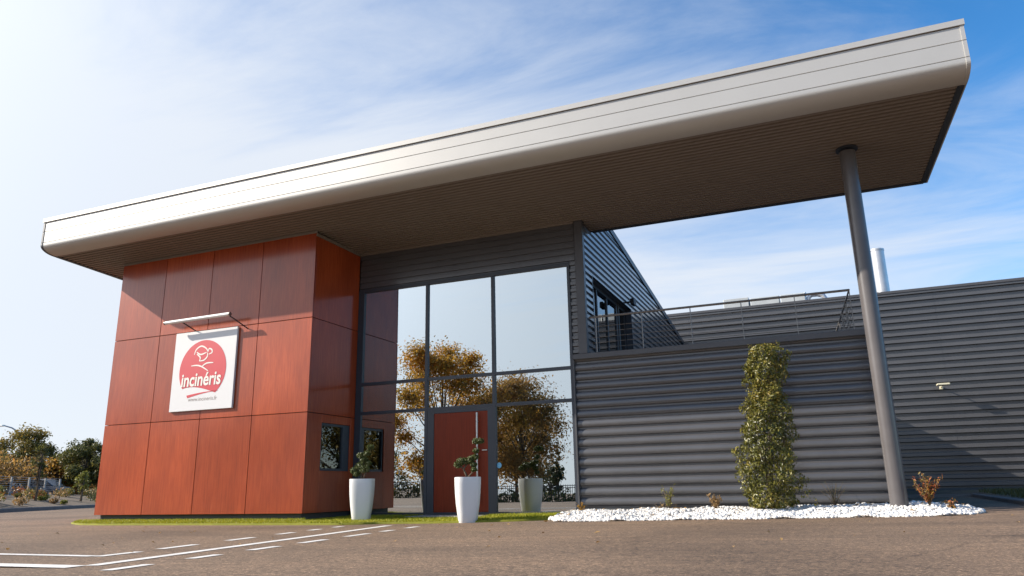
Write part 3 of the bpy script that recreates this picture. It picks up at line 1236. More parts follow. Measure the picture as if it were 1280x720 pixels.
for side in (0, 1):
    sd = MB()
    sgn = -1 if side == 0 else 1
    r_a = []
    for y in (-1.1, 2.54):
        x = cx(side, y)
        r_a.append([(x - sgn * .10, y, zs(y) - .012), (x - sgn * .001, y, zs(y) - .012), (x - sgn * .001, y, zs(y) + .03), (x - sgn * .10, y, zs(y) + .03)])
    sd.loft(r_a)
    sd.build('edge_trim', 'dark_frame', CA)
sd = MB()
sd.box(11.79, 18.55, 2.46, 2.548, 6.155, 6.20)
sd.build('edge_trim', 'dark_frame', CA)
wt = MB()   # pale angle where the walls meet the soffit
wt.box(0.02, WR + 0.03, -0.03, -0.002, zs(0) - 0.05, zs(0) - .004)
wt.box(WR + 0.002, WR + 0.03, -0.001, D - .03, zs(1.7) - 0.045, zs(1.7) + .02)
wt.box(WR + 0.031, 11.57, 1.735, 1.765, zs(1.75) - 0.04, zs(1.75) + .01)
wt.build('wall_trim', 'soffit_paint', CA)

# ---- column ------------------------------------------------------
co = MB()
cxx, cyy = 17.135, 0.43
co.tube([(cxx, cyy, -0.12), (cxx, cyy, 6.20)], 0.134, 32)
co.build('column', 'column_paint', B, True, 40)
co = MB()
rr = [(math.cos(2 * math.pi * k / 32), math.sin(2 * math.pi * k / 32)) for k in range(32)]
co.loft([[(cxx + .185 * a, cyy + .185 * b, 6.235) for a, b in rr], [(cxx + .185 * a, cyy + .185 * b, 6.262) for a, b in rr]])
co.build('column_plate', 'dark_frame', B)

# ================================================================ REAR HALL
H = empty('industrial_hall', (12, 14.2, 0), 'long charcoal hall of horizontal ribbed cladding behind the column', 'building')
hl = MB()
HY, HZ = 14.2, 6.62
ribs(hl, (4.0, HY), (60, HY), 0.30, HZ, 0.23, 0.085, crest=0.44)
hl.box(4.0, 60, HY + .09, 40, 0.0, HZ - .05)
hl.build('ribbed_cladding', 'charcoal_siding', H)
hb = MB()
hb.bbox(4.0, 60, HY - .03, HY + .3, HZ + .002, HZ + 0.10, 0.01)
hb.build('coping', 'charcoal_flat', H)
hb = MB()
hb.box(17.25, 60, HY - .02, HY + .05, 0.0, 0.285)
hb.build('plinth', 'plinth', H)
ch = MB()
def cyl_ring(x, y, z, r, n=32):
    return [(x + r * math.cos(2 * math.pi * k / n), y + r * math.sin(2 * math.pi * k / n), z) for k in range(n)]
ch.loft([cyl_ring(18.9, 18, 6.5, .245), cyl_ring(18.9, 18, 9.22, .245)])
ch.build('chimney', 'galvanised', H, True, 40)
ch = MB()
ch.loft([cyl_ring(18.9, 18, 9.222, .262), cyl_ring(18.9, 18, 9.29, .262), cyl_ring(18.9, 18, 9.29, .235), cyl_ring(18.9, 18, 9.24, .235)])
ch.build('chimney_rim', 'galvanised', H, True, 40)
ru = MB()
for a, b, zt in ((13.02, 14.0, 7.72), (14.06, 15.15, 7.66), (15.2, 16.1, 7.66)):
    ru.bbox(a, b, 17.0, 17.9, 6.6, zt, 0.02)
ru.build('rooftop_unit', 'unit_grey', H)
ru = MB()
ru.tube([(16.2, 17.2, 6.6), (16.2, 17.2, 7.45), (16.32, 17.2, 7.58), (16.55, 17.2, 7.58), (16.75, 17.2, 7.50), (16.85, 17.2, 7.30), (16.85, 17.2, 6.6)], 0.09, 10)
ru.tube([(16.1, 17.1, 6.6), (16.1, 17.1, 7.68)], 0.05, 8)
ru.build('roof_pipe', 'galvanised', H, True, 40)

# ---------------- floodlights
fl = empty('floodlight', (19.8, 14.14, 3.42), 'pale flat floodlight on an arm on the sunlit rear hall wall', 'wall lamp')
q = MB()
q.bbox(19.62, 19.98, 13.52, 13.78, 3.40, 3.46, 0.012)
q.build('lamp_head', 'lamp_pale', fl)
q = MB()
q.tube([(19.8, 14.16, 3.38), (19.8, 13.9, 3.42), (19.8, 13.7, 3.43)], 0.02, 8)
q.bbox(19.75, 19.85, 14.12, 14.17, 3.33, 3.43, 0.006)
q.build('bracket', 'lamp_pale', fl)
fl = empty('floodlight', (11.78, 5.4, 5.12), 'small black floodlight above the terrace window', 'wall lamp')
q = MB()
q.bbox(11.93, 12.03, 5.27, 5.53, 5.05, 5.22, 0.015)
q.build('lamp_head', 'black_metal', fl)
q = MB()
q.tube([(11.76, 5.4, 5.15), (11.95, 5.4, 5.15)], 0.025, 8)
q.build('bracket', 'black_metal', fl)

# ================================================================ SIGN AND ITS LAMP
SG = empty('sign_board', (3.03, -0.06, 2.39), 'white square company sign with red round emblem on the red panelled wall', 'sign')
q = MB()
q.bbox(2.10, 3.965, -0.06, -0.004, 2.385, 4.25, 0.006)
q.build('board', 'board_white', SG)


def flat(polys, y, th, name, mat, parent):
    mb = MB()
    for pts in polys:
        mb.loft([[(x, y, z) for x, z in pts], [(x, y + th, z) for x, z in pts]])
    return mb.build(name, mat, parent)


cxd, czd, rad = 3.015, 3.315, 0.70
# disc: upper part of a circle cut by the swoosh
top = []
for k in range(0, 61):
    a = R(-52 + 1.0 * (k * (180 + 88) / 60))
    top.append((cxd + rad * math.cos(a), czd + rad * math.sin(a)))
# from lower right, over the top, to the lower left, then back along the swoosh
sw_ = []
x0_, z0_ = top[-1]
x1_, z1_ = top[0]
for k in range(1, 16):
    u = k / 16
    x = x0_ + (x1_ - x0_) * u
    z = z0_ + (z1_ - z0_) * u + 0.075 * math.sin(math.pi * u ** 0.8)
    sw_.append((x, z))


def tri_fan_strip(poly_top, name):
    pass


mb = MB()
outline = top + sw_
n_ = len(outline)
cen = (cxd, 3.2)
for yv in (-0.0635,):
    V = [(cen[0], yv, cen[1])] + [(x, yv, z) for x, z in outline]
    F = [(0, 1 + (i + 1) % n_, 1 + i) for i in range(n_)]
    mb.add(V, F)
    V2 = [(x, yv, z) for x, z in outline] + [(x, -0.0602, z) for x, z in outline]
    mb.add(V2, [(i, (i + 1) % n_, n_ + (i + 1) % n_, n_ + i) for i in range(n_)])
mb.build('emblem_disc', 'sign_red', SG)
# the red sliver under the swoosh
lo, hi = [], []
for k in range(0, 15):
    u = k / 14
    x = 2.60 + 0.93 * u
    z = 2.715 + 0.10 * math.sin(math.pi * 0.5 * u) - 0.015 * u
    th_ = 0.055 * (1 - u) ** 1.1 + 0.002
    hi.append((x, z + th_ * 0.5))
    lo.append((x + 0.03 * (1 - u), z - th_ * 0.6))
flat([lo + hi[::-1]], -0.0635, 0.003, 'emblem_sliver', 'sign_red', SG)


def stroke(pts, wd):
    """smooth ribbon through the points"""
    P = [Vector((x, z)) for x, z in pts]
    Q = []
    for i in range(len(P) - 1):
        a = P[max(i - 1, 0)]
        b, c = P[i], P[i + 1]
        d = P[min(i + 2, len(P) - 1)]
        for k in range(6):
            u = k / 6
            Q.append(0.5 * ((2 * b) + (-a + c) * u + (2 * a - 5 * b + 4 * c - d) * u * u + (-a + 3 * b - 3 * c + d) * u ** 3))
    Q.append(P[-1])
    L, Rr = [], []
    for i, p in enumerate(Q):
        dd = (Q[min(i + 1, len(Q) - 1)] - Q[max(i - 1, 0)]).normalized()
        nn = Vector((-dd.y, dd.x)) * wd * 0.5 * (0.35 + 0.65 * math.sin(math.pi * min(1, max(0, 0.08 + 0.84 * i / (len(Q) - 1)))))
        L.append(p + nn)
        Rr.append(p - nn)
    return L, Rr


mb = MB()
for si, pts in enumerate(([(2.73, 3.69), (2.78, 3.81), (2.92, 3.88), (3.07, 3.82), (3.14, 3.73)],
            [(3.14, 3.73), (3.17, 3.80), (3.25, 3.77), (3.26, 3.70), (3.17, 3.67)],
            [(2.80, 3.745), (2.93, 3.68), (3.10, 3.72)],
            [(3.13, 3.71), (3.13, 3.62), (3.04, 3.54), (2.9, 3.53)],
            [(2.81, 3.70), (2.92, 3.61), (2.90, 3.53)],
            [(2.67, 3.43), (2.84, 3.43), (2.99, 3.39), (3.19, 3.28)],
            [(2.99, 3.39), (3.13, 3.46), (3.33, 3.46)])):
    L, Rr = stroke(pts, 0.034)
    yv = -0.0655 - 0.0004 * si
    V = [(p.x, yv, p.y) for p in L] + [(p.x, yv, p.y) for p in Rr]
    k = len(L)
    mb.add(V, [(i, i + 1, k + i + 1, k + i) for i in range(k - 1)])
mb.build('emblem_drawing', 'print_white', SG)


def text(body, x, z, width, mat, name, parent, bold=0.0, y=-0.066, shear=0.0, tall=1.0):
    cu_ = bpy.data.curves.new(name, 'FONT')
    cu_.body = body
    cu_.size = 1.0
    cu_.offset = bold
    cu_.shear = shear
    cu_.resolution_u = 4
    tmp = bpy.data.objects.new('tmp', cu_)
    COL.objects.link(tmp)
    bpy.context.view_layer.update()
    dg = bpy.context.evaluated_depsgraph_get()
    me = bpy.data.meshes.new_from_object(tmp.evaluated_get(dg))
    bpy.data.objects.remove(tmp)
    bpy.data.curves.remove(cu_)
    co_ = np.empty(len(me.vertices) * 3)
    me.vertices.foreach_get('co', co_)
    co_ = co_.reshape(-1, 3)
    s = width / (co_[:, 0].max() - co_[:, 0].min())
    new = np.stack([x + (co_[:, 0] - co_[:, 0].min()) * s, np.full(len(co_), y), z + co_[:, 1] * s * tall], 1)
    me.vertices.foreach_set('co', new.ravel())
    me.materials.clear()
    me.materials.append(MT[mat])
    me.update()
    ob = bpy.data.objects.new(name, me)
    COL.objects.link(ob)
    link(ob, parent)
    return ob


text('incinéris', 2.41, 2.955, 1.18, 'print_white', 'lettering', SG, 0.022, -0.069, 0.06, 1.22)
text('www.incineris.fr', 2.66, 2.60, 0.86, 'print_grey', 'web_address', SG, 0.0, -0.0625)

SL = empty('sign_lamp', (3.4, -0.06, 4.25), 'slim silver picture light on two arms above the white sign', 'wall lamp')
q = MB()
q.tube([(1.99, -0.32, 4.475), (3.94, -0.32, 4.495)], 0.042, 14)
q.build('lamp_tube', 'white_metal', SL, True, 40)
for x, z in ((1.985, 4.475), (3.945, 4.495)):
    q = MB()
    q.tube([(x - .012, -0.32, z), (x + .012, -0.32, z)], 0.046, 14)
    q.build('end_cap', 'rail_steel', SL, True, 40)
for xa, xb, za in ((2.50, 2.66, 4.28), (3.93, 4.20, 4.20)):
    q = MB()
    q.tube([(xa, -0.31, 4.455), (xb, -0.03, za), (xb, 0.002, za - .01)], 0.014, 8)
    q.build('arm', 'black_metal', SL, True, 40)


# ================================================================ POTS AND TOPIARY
def make_pot(loc):
    p = empty('plant_pot', loc, 'tall white tapered pot beside the red block, left of the two', 'plant pot', 'white pots at the entrance')
    q = MB()
    def ring(hw, z, e=3.6, n=40):
        r_ = []
        for k in range(n):
            a = 2 * math.pi * k / n
            c_, s_ = math.cos(a), math.sin(a)
            rr_ = hw / ((abs(c_) ** e + abs(s_) ** e) ** (1 / e))
            r_.append((loc[0] + rr_ * math.cos(a + 0.42), loc[1] + rr_ * math.sin(a + 0.42), loc[2] + z))
        return r_
    prof_p = [(0.165, 0.0), (0.172, 0.012), (0.196, 0.18), (0.220, 0.36), (0.236, 0.54), (0.245, 0.72), (0.247, 0.84), (0.245, 0.852), (0.222, 0.852), (0.218, 0.80)]
    q.loft([ring(h_, z) for h_, z in prof_p])
    q.build('shell', 'pot_white', p, True, 35)
    q = MB()
    q.loft([ring(0.214, 0.79), ring(0.216, 0.815), ring(0.15, 0.83)])
    q.build('soil', 'earth', p)
    return p


p1 = make_pot((7.245, 0.30, -0.085))
p2 = copy_tree(p1)
p2.location = (9.735, 0.14, -0.108)
p2.rotation_euler = (0, 0, 0.15)
p2['label'] = 'tall white tapered pot standing in front of the red door'


def clumps(mb_pts, n_per, size):
    P, O = [], []
    for x, y, z, r_ in mb_pts:
        d = rng.normal(size=(n_per, 3))
        d /= np.linalg.norm(d, axis=1)[:, None]
        rad_ = r_ * (0.55 + 0.5 * rng.random((n_per, 1)))
        P.append(np.array([x, y, z]) + d * rad_ * np.array([1.1, 1.1, 0.8]))
        O.append(d + np.array([0, 0, 0.4]))
    P, O = np.concatenate(P), np.concatenate(O)
    return leaves(P, size, O, 0.7, 0.55)


def topiary(loc, trunk, cl_list, label):
    t_ = empty('topiary', loc, label, 'shrub', 'cloud pruned shrubs in the white pots')
    q = MB()
    for br, r_ in trunk:
        q.tube([(loc[0] + a, loc[1] + b, loc[2] + c) for a, b, c in br], r_, 7)
    q.build('trunk', 'bark', t_, True)
    V, F = clumps([(loc[0] + a, loc[1] + b, loc[2] + c, d) for a, b, c, d in cl_list], 330, 0.034)
    np_mesh('foliage', V, F, 'leaf_topiary', t_)


topiary((7.245, 0.30, 0.74), [([(0, 0, 0), (-.04, .01, .12), (-.02, 0, .24), (.03, .02, .38), (.06, 0, .54), (.13, 0, .68)], [.022, .02, .017, .015, .012, .008]),
                              ([(0.02, 0, 0), (.07, -.02, .12), (.12, -.02, .2)], [.018, .014, .01]), ([(-.03, 0, .14), (-.15, 0, .22)], [.014, .008])],
        [(-.19, 0, .20, .095), (-.06, .02, .30, .10), (.06, -.02, .22, .10), (-.12, -.03, .13, .07), (.02, .02, .42, .085), (-.06, 0, .50, .075), (.10, 0, .54, .07), (.17, 0, .66, .08), (.13, .02, .34, .06)],
        'small cloud pruned evergreen in the white pot beside the red block')
topiary((9.735, 0.14, 0.715), [([(0, 0, 0), (-.05, .01, .10), (-.09, 0, .18), (-.02, .02, .28), (.10, 0, .34), (.17, 0, .44), (.20, 0, .60)], [.024, .022, .019, .016, .014, .012, .008]),
                             ([(0, 0, .02), (.09, 0, .10), (.16, -.02, .2)], [.016, .013, .008]), ([(-.08, 0, .18), (-.2, 0, .28)], [.014, .008])],
        [(-.20, 0, .27, .085), (-.12, -.02, .33, .09), (-.02, .02, .33, .085), (.08, 0, .36, .08), (.15, .02, .40, .07), (.18, 0, .52, .06), (.19, 0, .70, .075), (.27, .01, .70, .065), (.15, -.03, .17, .055), (.13, 0, .26, .06)],
        'gnarled cloud pruned evergreen in the white pot before the red door')


# ================================================================ SHRUBS IN THE PEBBLE BED
def column_shrub():
    base = (15.22, 0.45, 0.09)
    t_ = empty('columnar_shrub', base, 'tall narrow green and yellow shrub against the charcoal ribbed wing', 'shrub')
    q = MB()
    for k in range(7):
        a = rng.normal(0, .06, 2)
        b = rng.normal(0, .12, 2)
        q.tube([(15.21 + a[0], 0.46 + a[1] * .6, 0.02), (15.24 + a[0] + b[0], 0.45 + b[1] * .6, 1.0), (15.29 + b[0] * 1.2, 0.45 + b[1] * .7, 1.9), (15.37 + b[0] * 1.2, 0.45, 2.62)], [.02, .016, .012, .006], 6)
    q.build('trunk', 'bark', t_, True)
    P, O = [], []
    prof_c = [(0.0, .36), (.15, .46), (.5, .57), (.9, .53), (1.3, .49), (1.7, .43), (2.0, .35), (2.25, .40), (2.5, .42), (2.72, .38), (2.86, .16)]
    while len(P) < 15000:
        z = rng.uniform(0.02, 2.86)
        w_c = np.interp(z, [a for a, _ in prof_c], [b for _, b in prof_c])
        a = rng.uniform(0, 6.28)
        lump = 1 + .16 * math.sin(3 * a + z * 5.3) + .13 * math.sin(5 * a - z * 9.1) + .1 * math.sin(z * 17 + a)
        rr_ = 0.84 * w_c * lump * (0.45 + 0.6 * rng.random() ** 0.5)
        if z > 2.6 and rng.random() < .35:
            continue
        if 1.95 < z < 2.2 and math.sin(a * 2 + 1) > 0.2 and rng.random() < .7:
            continue
        cxs = np.interp(z, [0, 1, 2, 2.9], [15.16, 15.2, 15.28, 15.36])
        P.append((16.18 + (cxs - 16.18) * .954 + rr_ * .96 * math.cos(a), 0.45 + rr_ * .85 * math.sin(a), 0.10 + z * .968))
        O.append((math.cos(a), math.sin(a), .5))
    # sprigs that break the outline
    for sx_, sz_, dx_, dz_ in ((14.74, 1.08, -.13, .03), (15.13, 2.82, -.02, .15), (15.36, 2.80, .0, .10), (15.55, 2.82, .02, .20), (15.66, .5, .13, -.16), (15.70, .35, .16, -.2), (15.04, 2.5, -.06, .08)):
        for k in range(26):
            u = rng.random()
            P.append((16.18 + (sx_ + dx_ * u * 1.5 - 16.18) * .954 + rng.normal(0, .03), 0.42 + rng.normal(0, .06), .03 + (sz_ + dz_ * u) * .955 + rng.normal(0, .035)))
            O.append((0, -.5, .6))
    V, F = leaves(np.array(P), 0.052, np.array(O), 0.9, 0.45)
    np_mesh('foliage', V, F, 'leaf_laurel', t_)


column_shrub()


def wisp(name, x, y, hgt, spread, nst, mat, label, leafn=16, lsize=0.03, cat='plant'):
    z = peb_z(x, y) - 0.01 if 11.3 < x < 18.3 else gz(x)
    t_ = empty(name, (x, y, z), label, cat)
    q = MB()
    P = []
    for k in range(nst):
        a = rng.uniform(0, 6.28)
        s_ = spread * rng.uniform(.15, 1)
        h_ = hgt * rng.uniform(.6, 1)
        pts = [(x, y, z), (x + .35 * s_ * math.cos(a), y + .35 * s_ * math.sin(a), z + h_ * .5), (x + s_ * math.cos(a), y + s_ * math.sin(a), z + h_)]
        q.tube(pts, [.006, .005, .002], 5)
        for j in range(leafn):
            u = rng.uniform(.25, 1.02)
            c0 = np.array(pts[1]) * (1 - abs(u - .5) * 2) + np.array(pts[0 if u < .5 else 2]) * abs(u - .5) * 2
            P.append(c0 + rng.normal(0, .018, 3))
    q.build('stem', 'bark', t_, True)
    V, F = leaves(np.array(P), lsize, None, 1, .4)
    np_mesh('foliage', V, F, mat, t_)


wisp('shrub', 13.36, 1.25, 0.52, 0.22, 12, 'leaf_lime', 'wispy yellow green seedling in white pebbles, left of the tall shrub', 14, .04)
wisp('shrub', 13.12, 1.45, 0.12, 0.45, 8, 'leaf_tan', 'low straggling dry sprig lying on the pebbles under the ribbed wall', 6, .03)
wisp('shrub', 14.22, 1.05, 0.26, 0.13, 16, 'leaf_tan', 'small dry tan tuft in the white pebbles', 14, .05)
wisp('shrub', 16.2, 1.45, 0.46, 0.30, 14, 'leaf_dull_green', 'thin dark bare twigged shrub by the ribbed wall beside the column', 7, .028)
wisp('shrub', 17.53, 0.18, 0.48, 0.24, 26, 'leaf_red', 'red and orange leafed shrub just right of the round column', 20, .05)
wisp('shrub', 17.82, 0.05, 0.16, 0.12, 8, 'leaf_red', 'tiny reddish shoot at the right end of the pebble bed', 10, .045)
wisp('shrub', 11.62, 1.35, 0.15, 0.12, 9, 'leaf_rust', 'tiny orange shrub at the left end of the pebble bed', 10, .045)


# ================================================================ TREES
def make_tree(name, base, height, crown_r, crown_z0, mat, label, nleaf=6000, lsize=0.22, group=None, gap=0.35, trunk_r=0.16, flat=1.0, seed=1, cat='tree', lean=0.0):
    rg = np.random.default_rng(seed)
    x, y, z = base
    t_ = empty(name, base, label, cat, group)
    q = MB()
    top_ = (x + lean, y, z + height * .86)
    q.tube([(x, y, z - .1), (x + .05, y, z + height * .2), (x + lean * .4 - .05, y + .05, z + height * .45), top_], [trunk_r, trunk_r * .8, trunk_r * .5, trunk_r * .12], 8)
    lumps = []
    nl = 34
    for k in range(nl):
        u = rg.random()
        zc = crown_z0 + (height - crown_z0) * (0.12 + 0.78 * u)
        env = math.sin(math.pi * (0.16 + 0.78 * u)) ** 0.75
        a = rg.uniform(0, 6.28)
        rr_ = crown_r * env * rg.uniform(.2, 1.0)
        c_ = np.array([x + lean * u + rr_ * math.cos(a), y + rr_ * math.sin(a) * flat, z + zc])
        lr = crown_r * rg.uniform(.15, .40)
        lumps.append((c_, lr))
        st_ = z + crown_z0 * .6 + (zc - crown_z0) * .45
        f_ = (st_ - z) / (height * .86)
        s0 = (x + lean * f_, y, st_)
        q.tube([s0, tuple((np.array(s0) * .45 + c_ * .55) + np.array([0, 0, -.1])), tuple(c_)], [trunk_r * .36, trunk_r * .2, trunk_r * .05], 5)
    q.build('trunk', 'bark', t_, True)
    per = nleaf // nl
    P, O = [], []
    for c_, lr in lumps:
        d = rg.normal(size=(per, 3))
        d /= np.linalg.norm(d, axis=1)[:, None]
        r_ = lr * (rg.random((per, 1)) ** .45) * (1 + gap * rg.normal(size=(per, 1)) * .5)
        P.append(c_ + d * r_ * np.array([1.15, 1.15, .85]))
        O.append(d + np.array([0, 0, .5]))
    V, F = leaves(np.concatenate(P), lsize, np.concatenate(O), 1.0, .6)
    np_mesh('crown', V, F, mat, t_)
    return t_


# trees across the street (behind the camera), which the glass front mirrors
make_tree('tree', (-7.1, -41, -0.4), 10.2, 4.6, 1.5, 'leaf_brown', 'brown young street tree with round crown, mirrored in the pane right of the door', 22000, .175, 'street trees mirrored in the glass', .6, .17, 1, 3)
make_tree('tree', (-11.6, -36.5, -0.4), 13.2, 5.9, 0.9, 'leaf_rust', 'taller rust and gold street tree mirrored in the panes above the door', 34000, .18, 'street trees mirrored in the glass', .6, .22, 1, 5)
make_tree('tree', (-11.0, -49, -0.4), 11.4, 5.4, 1.6, 'leaf_brown', 'brown street tree mirrored between the two nearer trees', 18000, .22, 'street trees mirrored in the glass', .5, .17, 1, 8)
make_tree('tree', (3.4, -44, -0.4), 7.6, 1.9, 1.8, 'leaf_olive', 'small olive tree mirrored at the right edge of the glass', 3000, .2, 'street trees mirrored in the glass', .4, .12, 1, 9)
make_tree('tree', (-25.5, -38, -0.4), 9.5, 3.6, 1.8, 'leaf_gold', 'golden street tree mirrored at the side of the red block', 6500, .24, 'street trees mirrored in the glass', .4, .18, 1, 13)
for i, (x, y, hgt, r_) in enumerate(((-15, -72, 6.5, .8), (-7, -74, 6.8, .8), (-9, -78, 4.5, 2.2), (-17, -75, 4.6, 2.6), (-1, -76, 4.8, 2.4), (7, -78, 5.0, 2.6), (-26, -72, 5.5, 3), (-36, -68, 6, 3.2))):
    cyp = r_ < 1
    make_tree('cypress' if cyp else 'tree', (x, y, -0.4), hgt, r_, .3, 'leaf_dark', ('narrow dark cypress far across the street, %s' % ('left of the two' if i == 0 else 'right of the two')) if cyp else 'low dark green tree far across the street behind the black bar fence', 1500, .3, 'far dark trees across the street', .3, .12, 1, 20 + i)

make_tree('tree', (33.0, -36, -0.2), 9.5, 5.4, .6, 'leaf_gold', 'golden tree across the street, mirrored in the small window of the red block', 17000, .26, 'street trees mirrored in the glass', .35, .2, 1, 41)
make_tree('tree', (28.5, -42, -0.2), 9.0, 4.6, .5, 'leaf_olive', 'olive tree on the far right side of the street', 11000, .28, 'street trees mirrored in the glass', .35, .2, 1, 42)

# unseen trees added in the west; lower red panels mirror them, not bright sky
for i, (x, y, hgt, r_) in enumerate(((-62, -44, 9.5, 4.6), (-55, -47, 8.6, 4.4), (-48, -43, 10, 4.8), (-41, -46, 8.8, 4.4), (-34.5, -42, 9.6, 4.4), (-68, -38, 9, 4.6), (-51, -36, 6, 3.6), (-42, -35, 5.5, 3.4))):
    make_tree('tree', (x, y, -0.4), hgt, r_, .6, ['leaf_olive', 'leaf_brown'][i % 2], '%s unseen tree added west of the yard for the red panels to mirror' % ['broad olive', 'broad brown'][i % 2], 3600, .4, 'unseen trees added west of the yard', .3, .2, 1, 90 + i)

# black bar fence across the street
FN = empty('bar_fence', (-14, -31, -0.4), 'black vertical bar fence across the street, mirrored in the lower panes', 'fence')
fy = -31.5
q = MB()
for z in (-0.2, 0.72, 0.86):
    q.box(-34, 10, fy - .02, fy + .02, z, z + .04)
q.build('fence_rails', 'black_metal', FN)
q = MB()
x = -34.0
while x < 10:
    q.box(x - .014, x + .014, fy - .014, fy + .014, -0.35, 0.95)
    x += .16
q.build('fence_bars', 'black_metal', FN)
for k in range(12):
    q = MB()
    q.box(-34 + k * 4 - .04, -34 + k * 4 + .04, fy - .04, fy + .04, -0.4, 1.0)
    q.build('fence_post', 'black_metal', FN)
HG = empty('hedge', (-12, -33.5, -0.4), 'low mixed hedge behind the black bar fence across the street', 'hedge')
P = np.stack([rng.uniform(-34, 10, 9000), rng.normal(-33.6, .5, 9000), -0.4 + rng.beta(1.3, 1.6, 9000) * 1.15], 1)
P[:, 2] = -0.4 + (P[:, 2] + .4) * (1 + .35 * np.sin(P[:, 0] * 1.3) + .2 * np.sin(P[:, 0] * 3.1))
V, F = leaves(P, .2, None, 1, .6)
np_mesh('foliage', V, F, 'leaf_olive', HG)
BS = empty('blue_board', (-18.3, -48, -0.4), 'blue notice board on two posts across the street, mirrored left of the door', 'sign')
q = MB()
q.bbox(-20.2, -16.2, -48.05, -47.95, 1.3, 2.9, .01)
q.build('board', 'sign_blue', BS)
for x in (-19.8, -16.6):
    q = MB()
    q.tube([(x, -48.0, -.5), (x, -48.0, 1.32)], .05, 8)
    q.build('post', 'galvanised', BS)

# trees at the far left beyond the planted bank
LT = [
    ('tree', (-50.6, 33.3, .85), 6.0, 2.6, 1.0, 'leaf_gold', 'airy yellow brown tree behind the street lamp at the far left', 5200, .20, .5, 31),
    ('tree', (-56.5, 33.2, .85), 5.4, 2.5, .8, 'leaf_gold', 'golden tree at the left picture edge', 4200, .22, .5, 32),
    ('tree', (-41.6, 32.5, .8), 4.9, 2.0, .5, 'leaf_olive', 'dense olive green tree next to the red block', 6200, .17, .3, 33),
    ('tree', (-39.6, 33.6, .8), 4.7, 1.9, .5, 'leaf_olive', 'dense olive tree half hidden by the corner of the red block', 5000, .17, .3, 34),
    ('tree', (-46.6, 36.0, .8), 4.2, 1.6, .5, 'leaf_dark', 'thin dark green tree between the golden and the olive tree', 2400, .2, .5, 35),
    ('tree', (-53.3, 30.5, .85), 4.3, 2.1, .5, 'leaf_rust', 'low rust brown tree under the golden trees', 3600, .2, .4, 36),
    ('tree', (-47.2, 31.0, .8), 3.2, 1.8, .3, 'leaf_brown', 'low brown bushy tree behind the parked cars', 3600, .18, .4, 37),
    ('tree', (-44.0, 31.8, .8), 3.0, 1.7, .2, 'leaf_rust', 'reddish brown bushy tree left of the dense olive trees', 3600, .18, .4, 38),
    ('tree', (-62, 33.5, .85), 6.2, 2.8, 1, 'leaf_olive', 'olive tree just outside the left picture edge', 3600, .24, .4, 39),
    ('tree', (-44.6, 33.4, .8), 3.9, 1.8, .2, 'leaf_olive', 'round olive tree filling the gap behind the parked cars', 4200, .18, .4, 43),
    ('tree', (-48.6, 33.6, .8), 4.6, 1.9, .3, 'leaf_gold', 'yellowing bushy tree behind the low brown tree', 4200, .18, .4, 44),
    ('tree', (-36.5, 37, .8), 5.4, 2.3, .6, 'leaf_olive', 'olive tree hidden behind the red block', 3600, .22, .4, 40),
]
for nm, b, h_, r_, z0, mt, lb, nl_, ls, gp, sd_ in LT:
    make_tree(nm, b, h_, r_, z0, mt, lb, int(nl_ * 1.7), ls, 'trees beyond the planted bank', gp, .11, 1, sd_)
# far trees closing the horizon on the left
for i in range(12):
    make_tree('tree', (-92 + i * 5.6 + rng.normal(0, 1), 66 + i * 2.2 + rng.normal(0, 2), .6), rng.uniform(5.5, 7.5), 3.6, .4, ['leaf_olive', 'leaf_brown', 'leaf_dark'][i % 3],
              'far woodland tree behind the nearer left trees, %s crown' % ['olive', 'brown', 'dark green'][i % 3], 1700, .42, 'far woodland trees', .3, .2, 1, 60 + i)

# saplings and shrubs on the bank
cols = ['leaf_lime', 'leaf_gold', 'leaf_olive', 'leaf_tan', 'leaf_red', 'leaf_dull_green']
names_ = ['lime green', 'golden', 'olive green', 'straw coloured', 'reddish', 'dark green']
bid = 0
for k in range(96):
    s = rng.uniform(-7, 24)
    d = rng.uniform(.4, 5.6)
    p = bank_pt(s, d)
    c_ = int(rng.integers(0, 6))
    hgt = rng.uniform(.25, .75)
    t_ = empty('shrub', tuple(p), 'small %s shrub planted on the bank beyond the kerb' % names_[c_], 'shrub', 'small shrubs on the planted bank')
    n_l = 150
    d3 = rng.normal(size=(n_l, 3))
    d3 /= np.linalg.norm(d3, axis=1)[:, None]
    P = np.array([p.x, p.y, p.z + hgt * .5]) + d3 * np.array([hgt * .8, hgt * .8, hgt * .5]) * (rng.random((n_l, 1)) ** .5)
    V, F = leaves(P, .13, None, 1, .5)
    np_mesh('foliage', V, F, cols[c_], t_)
    q = MB()
    q.tube([tuple(p - Vector((0, 0, .05))), (p.x + .05, p.y, p.z + hgt * .7)], [.03, .008], 5)
    q.build('stem', 'bark', t_)
# two staked saplings
for s, d, hgt, mt, lb in ((9.0, 2.2, 3.4, 'leaf_olive', 'young sapling with a dark stake on the bank before the trees'), (14.2, 1.6, 1.9, 'leaf_lime', 'short leafy sapling beside the corner of the red block')):
    p = bank_pt(s, d)
    t_ = make_tree('sapling', tuple(p), hgt, .5, hgt * .3, mt, lb, 600, .14, None, .4, .035, 1, int(s * 10))
    q = MB()
    q.tube([(p.x + .12, p.y, p.z - .1), (p.x + .14, p.y, p.z + hgt * .78)], .045, 6)
    q.build('stake', 'bark', t_)

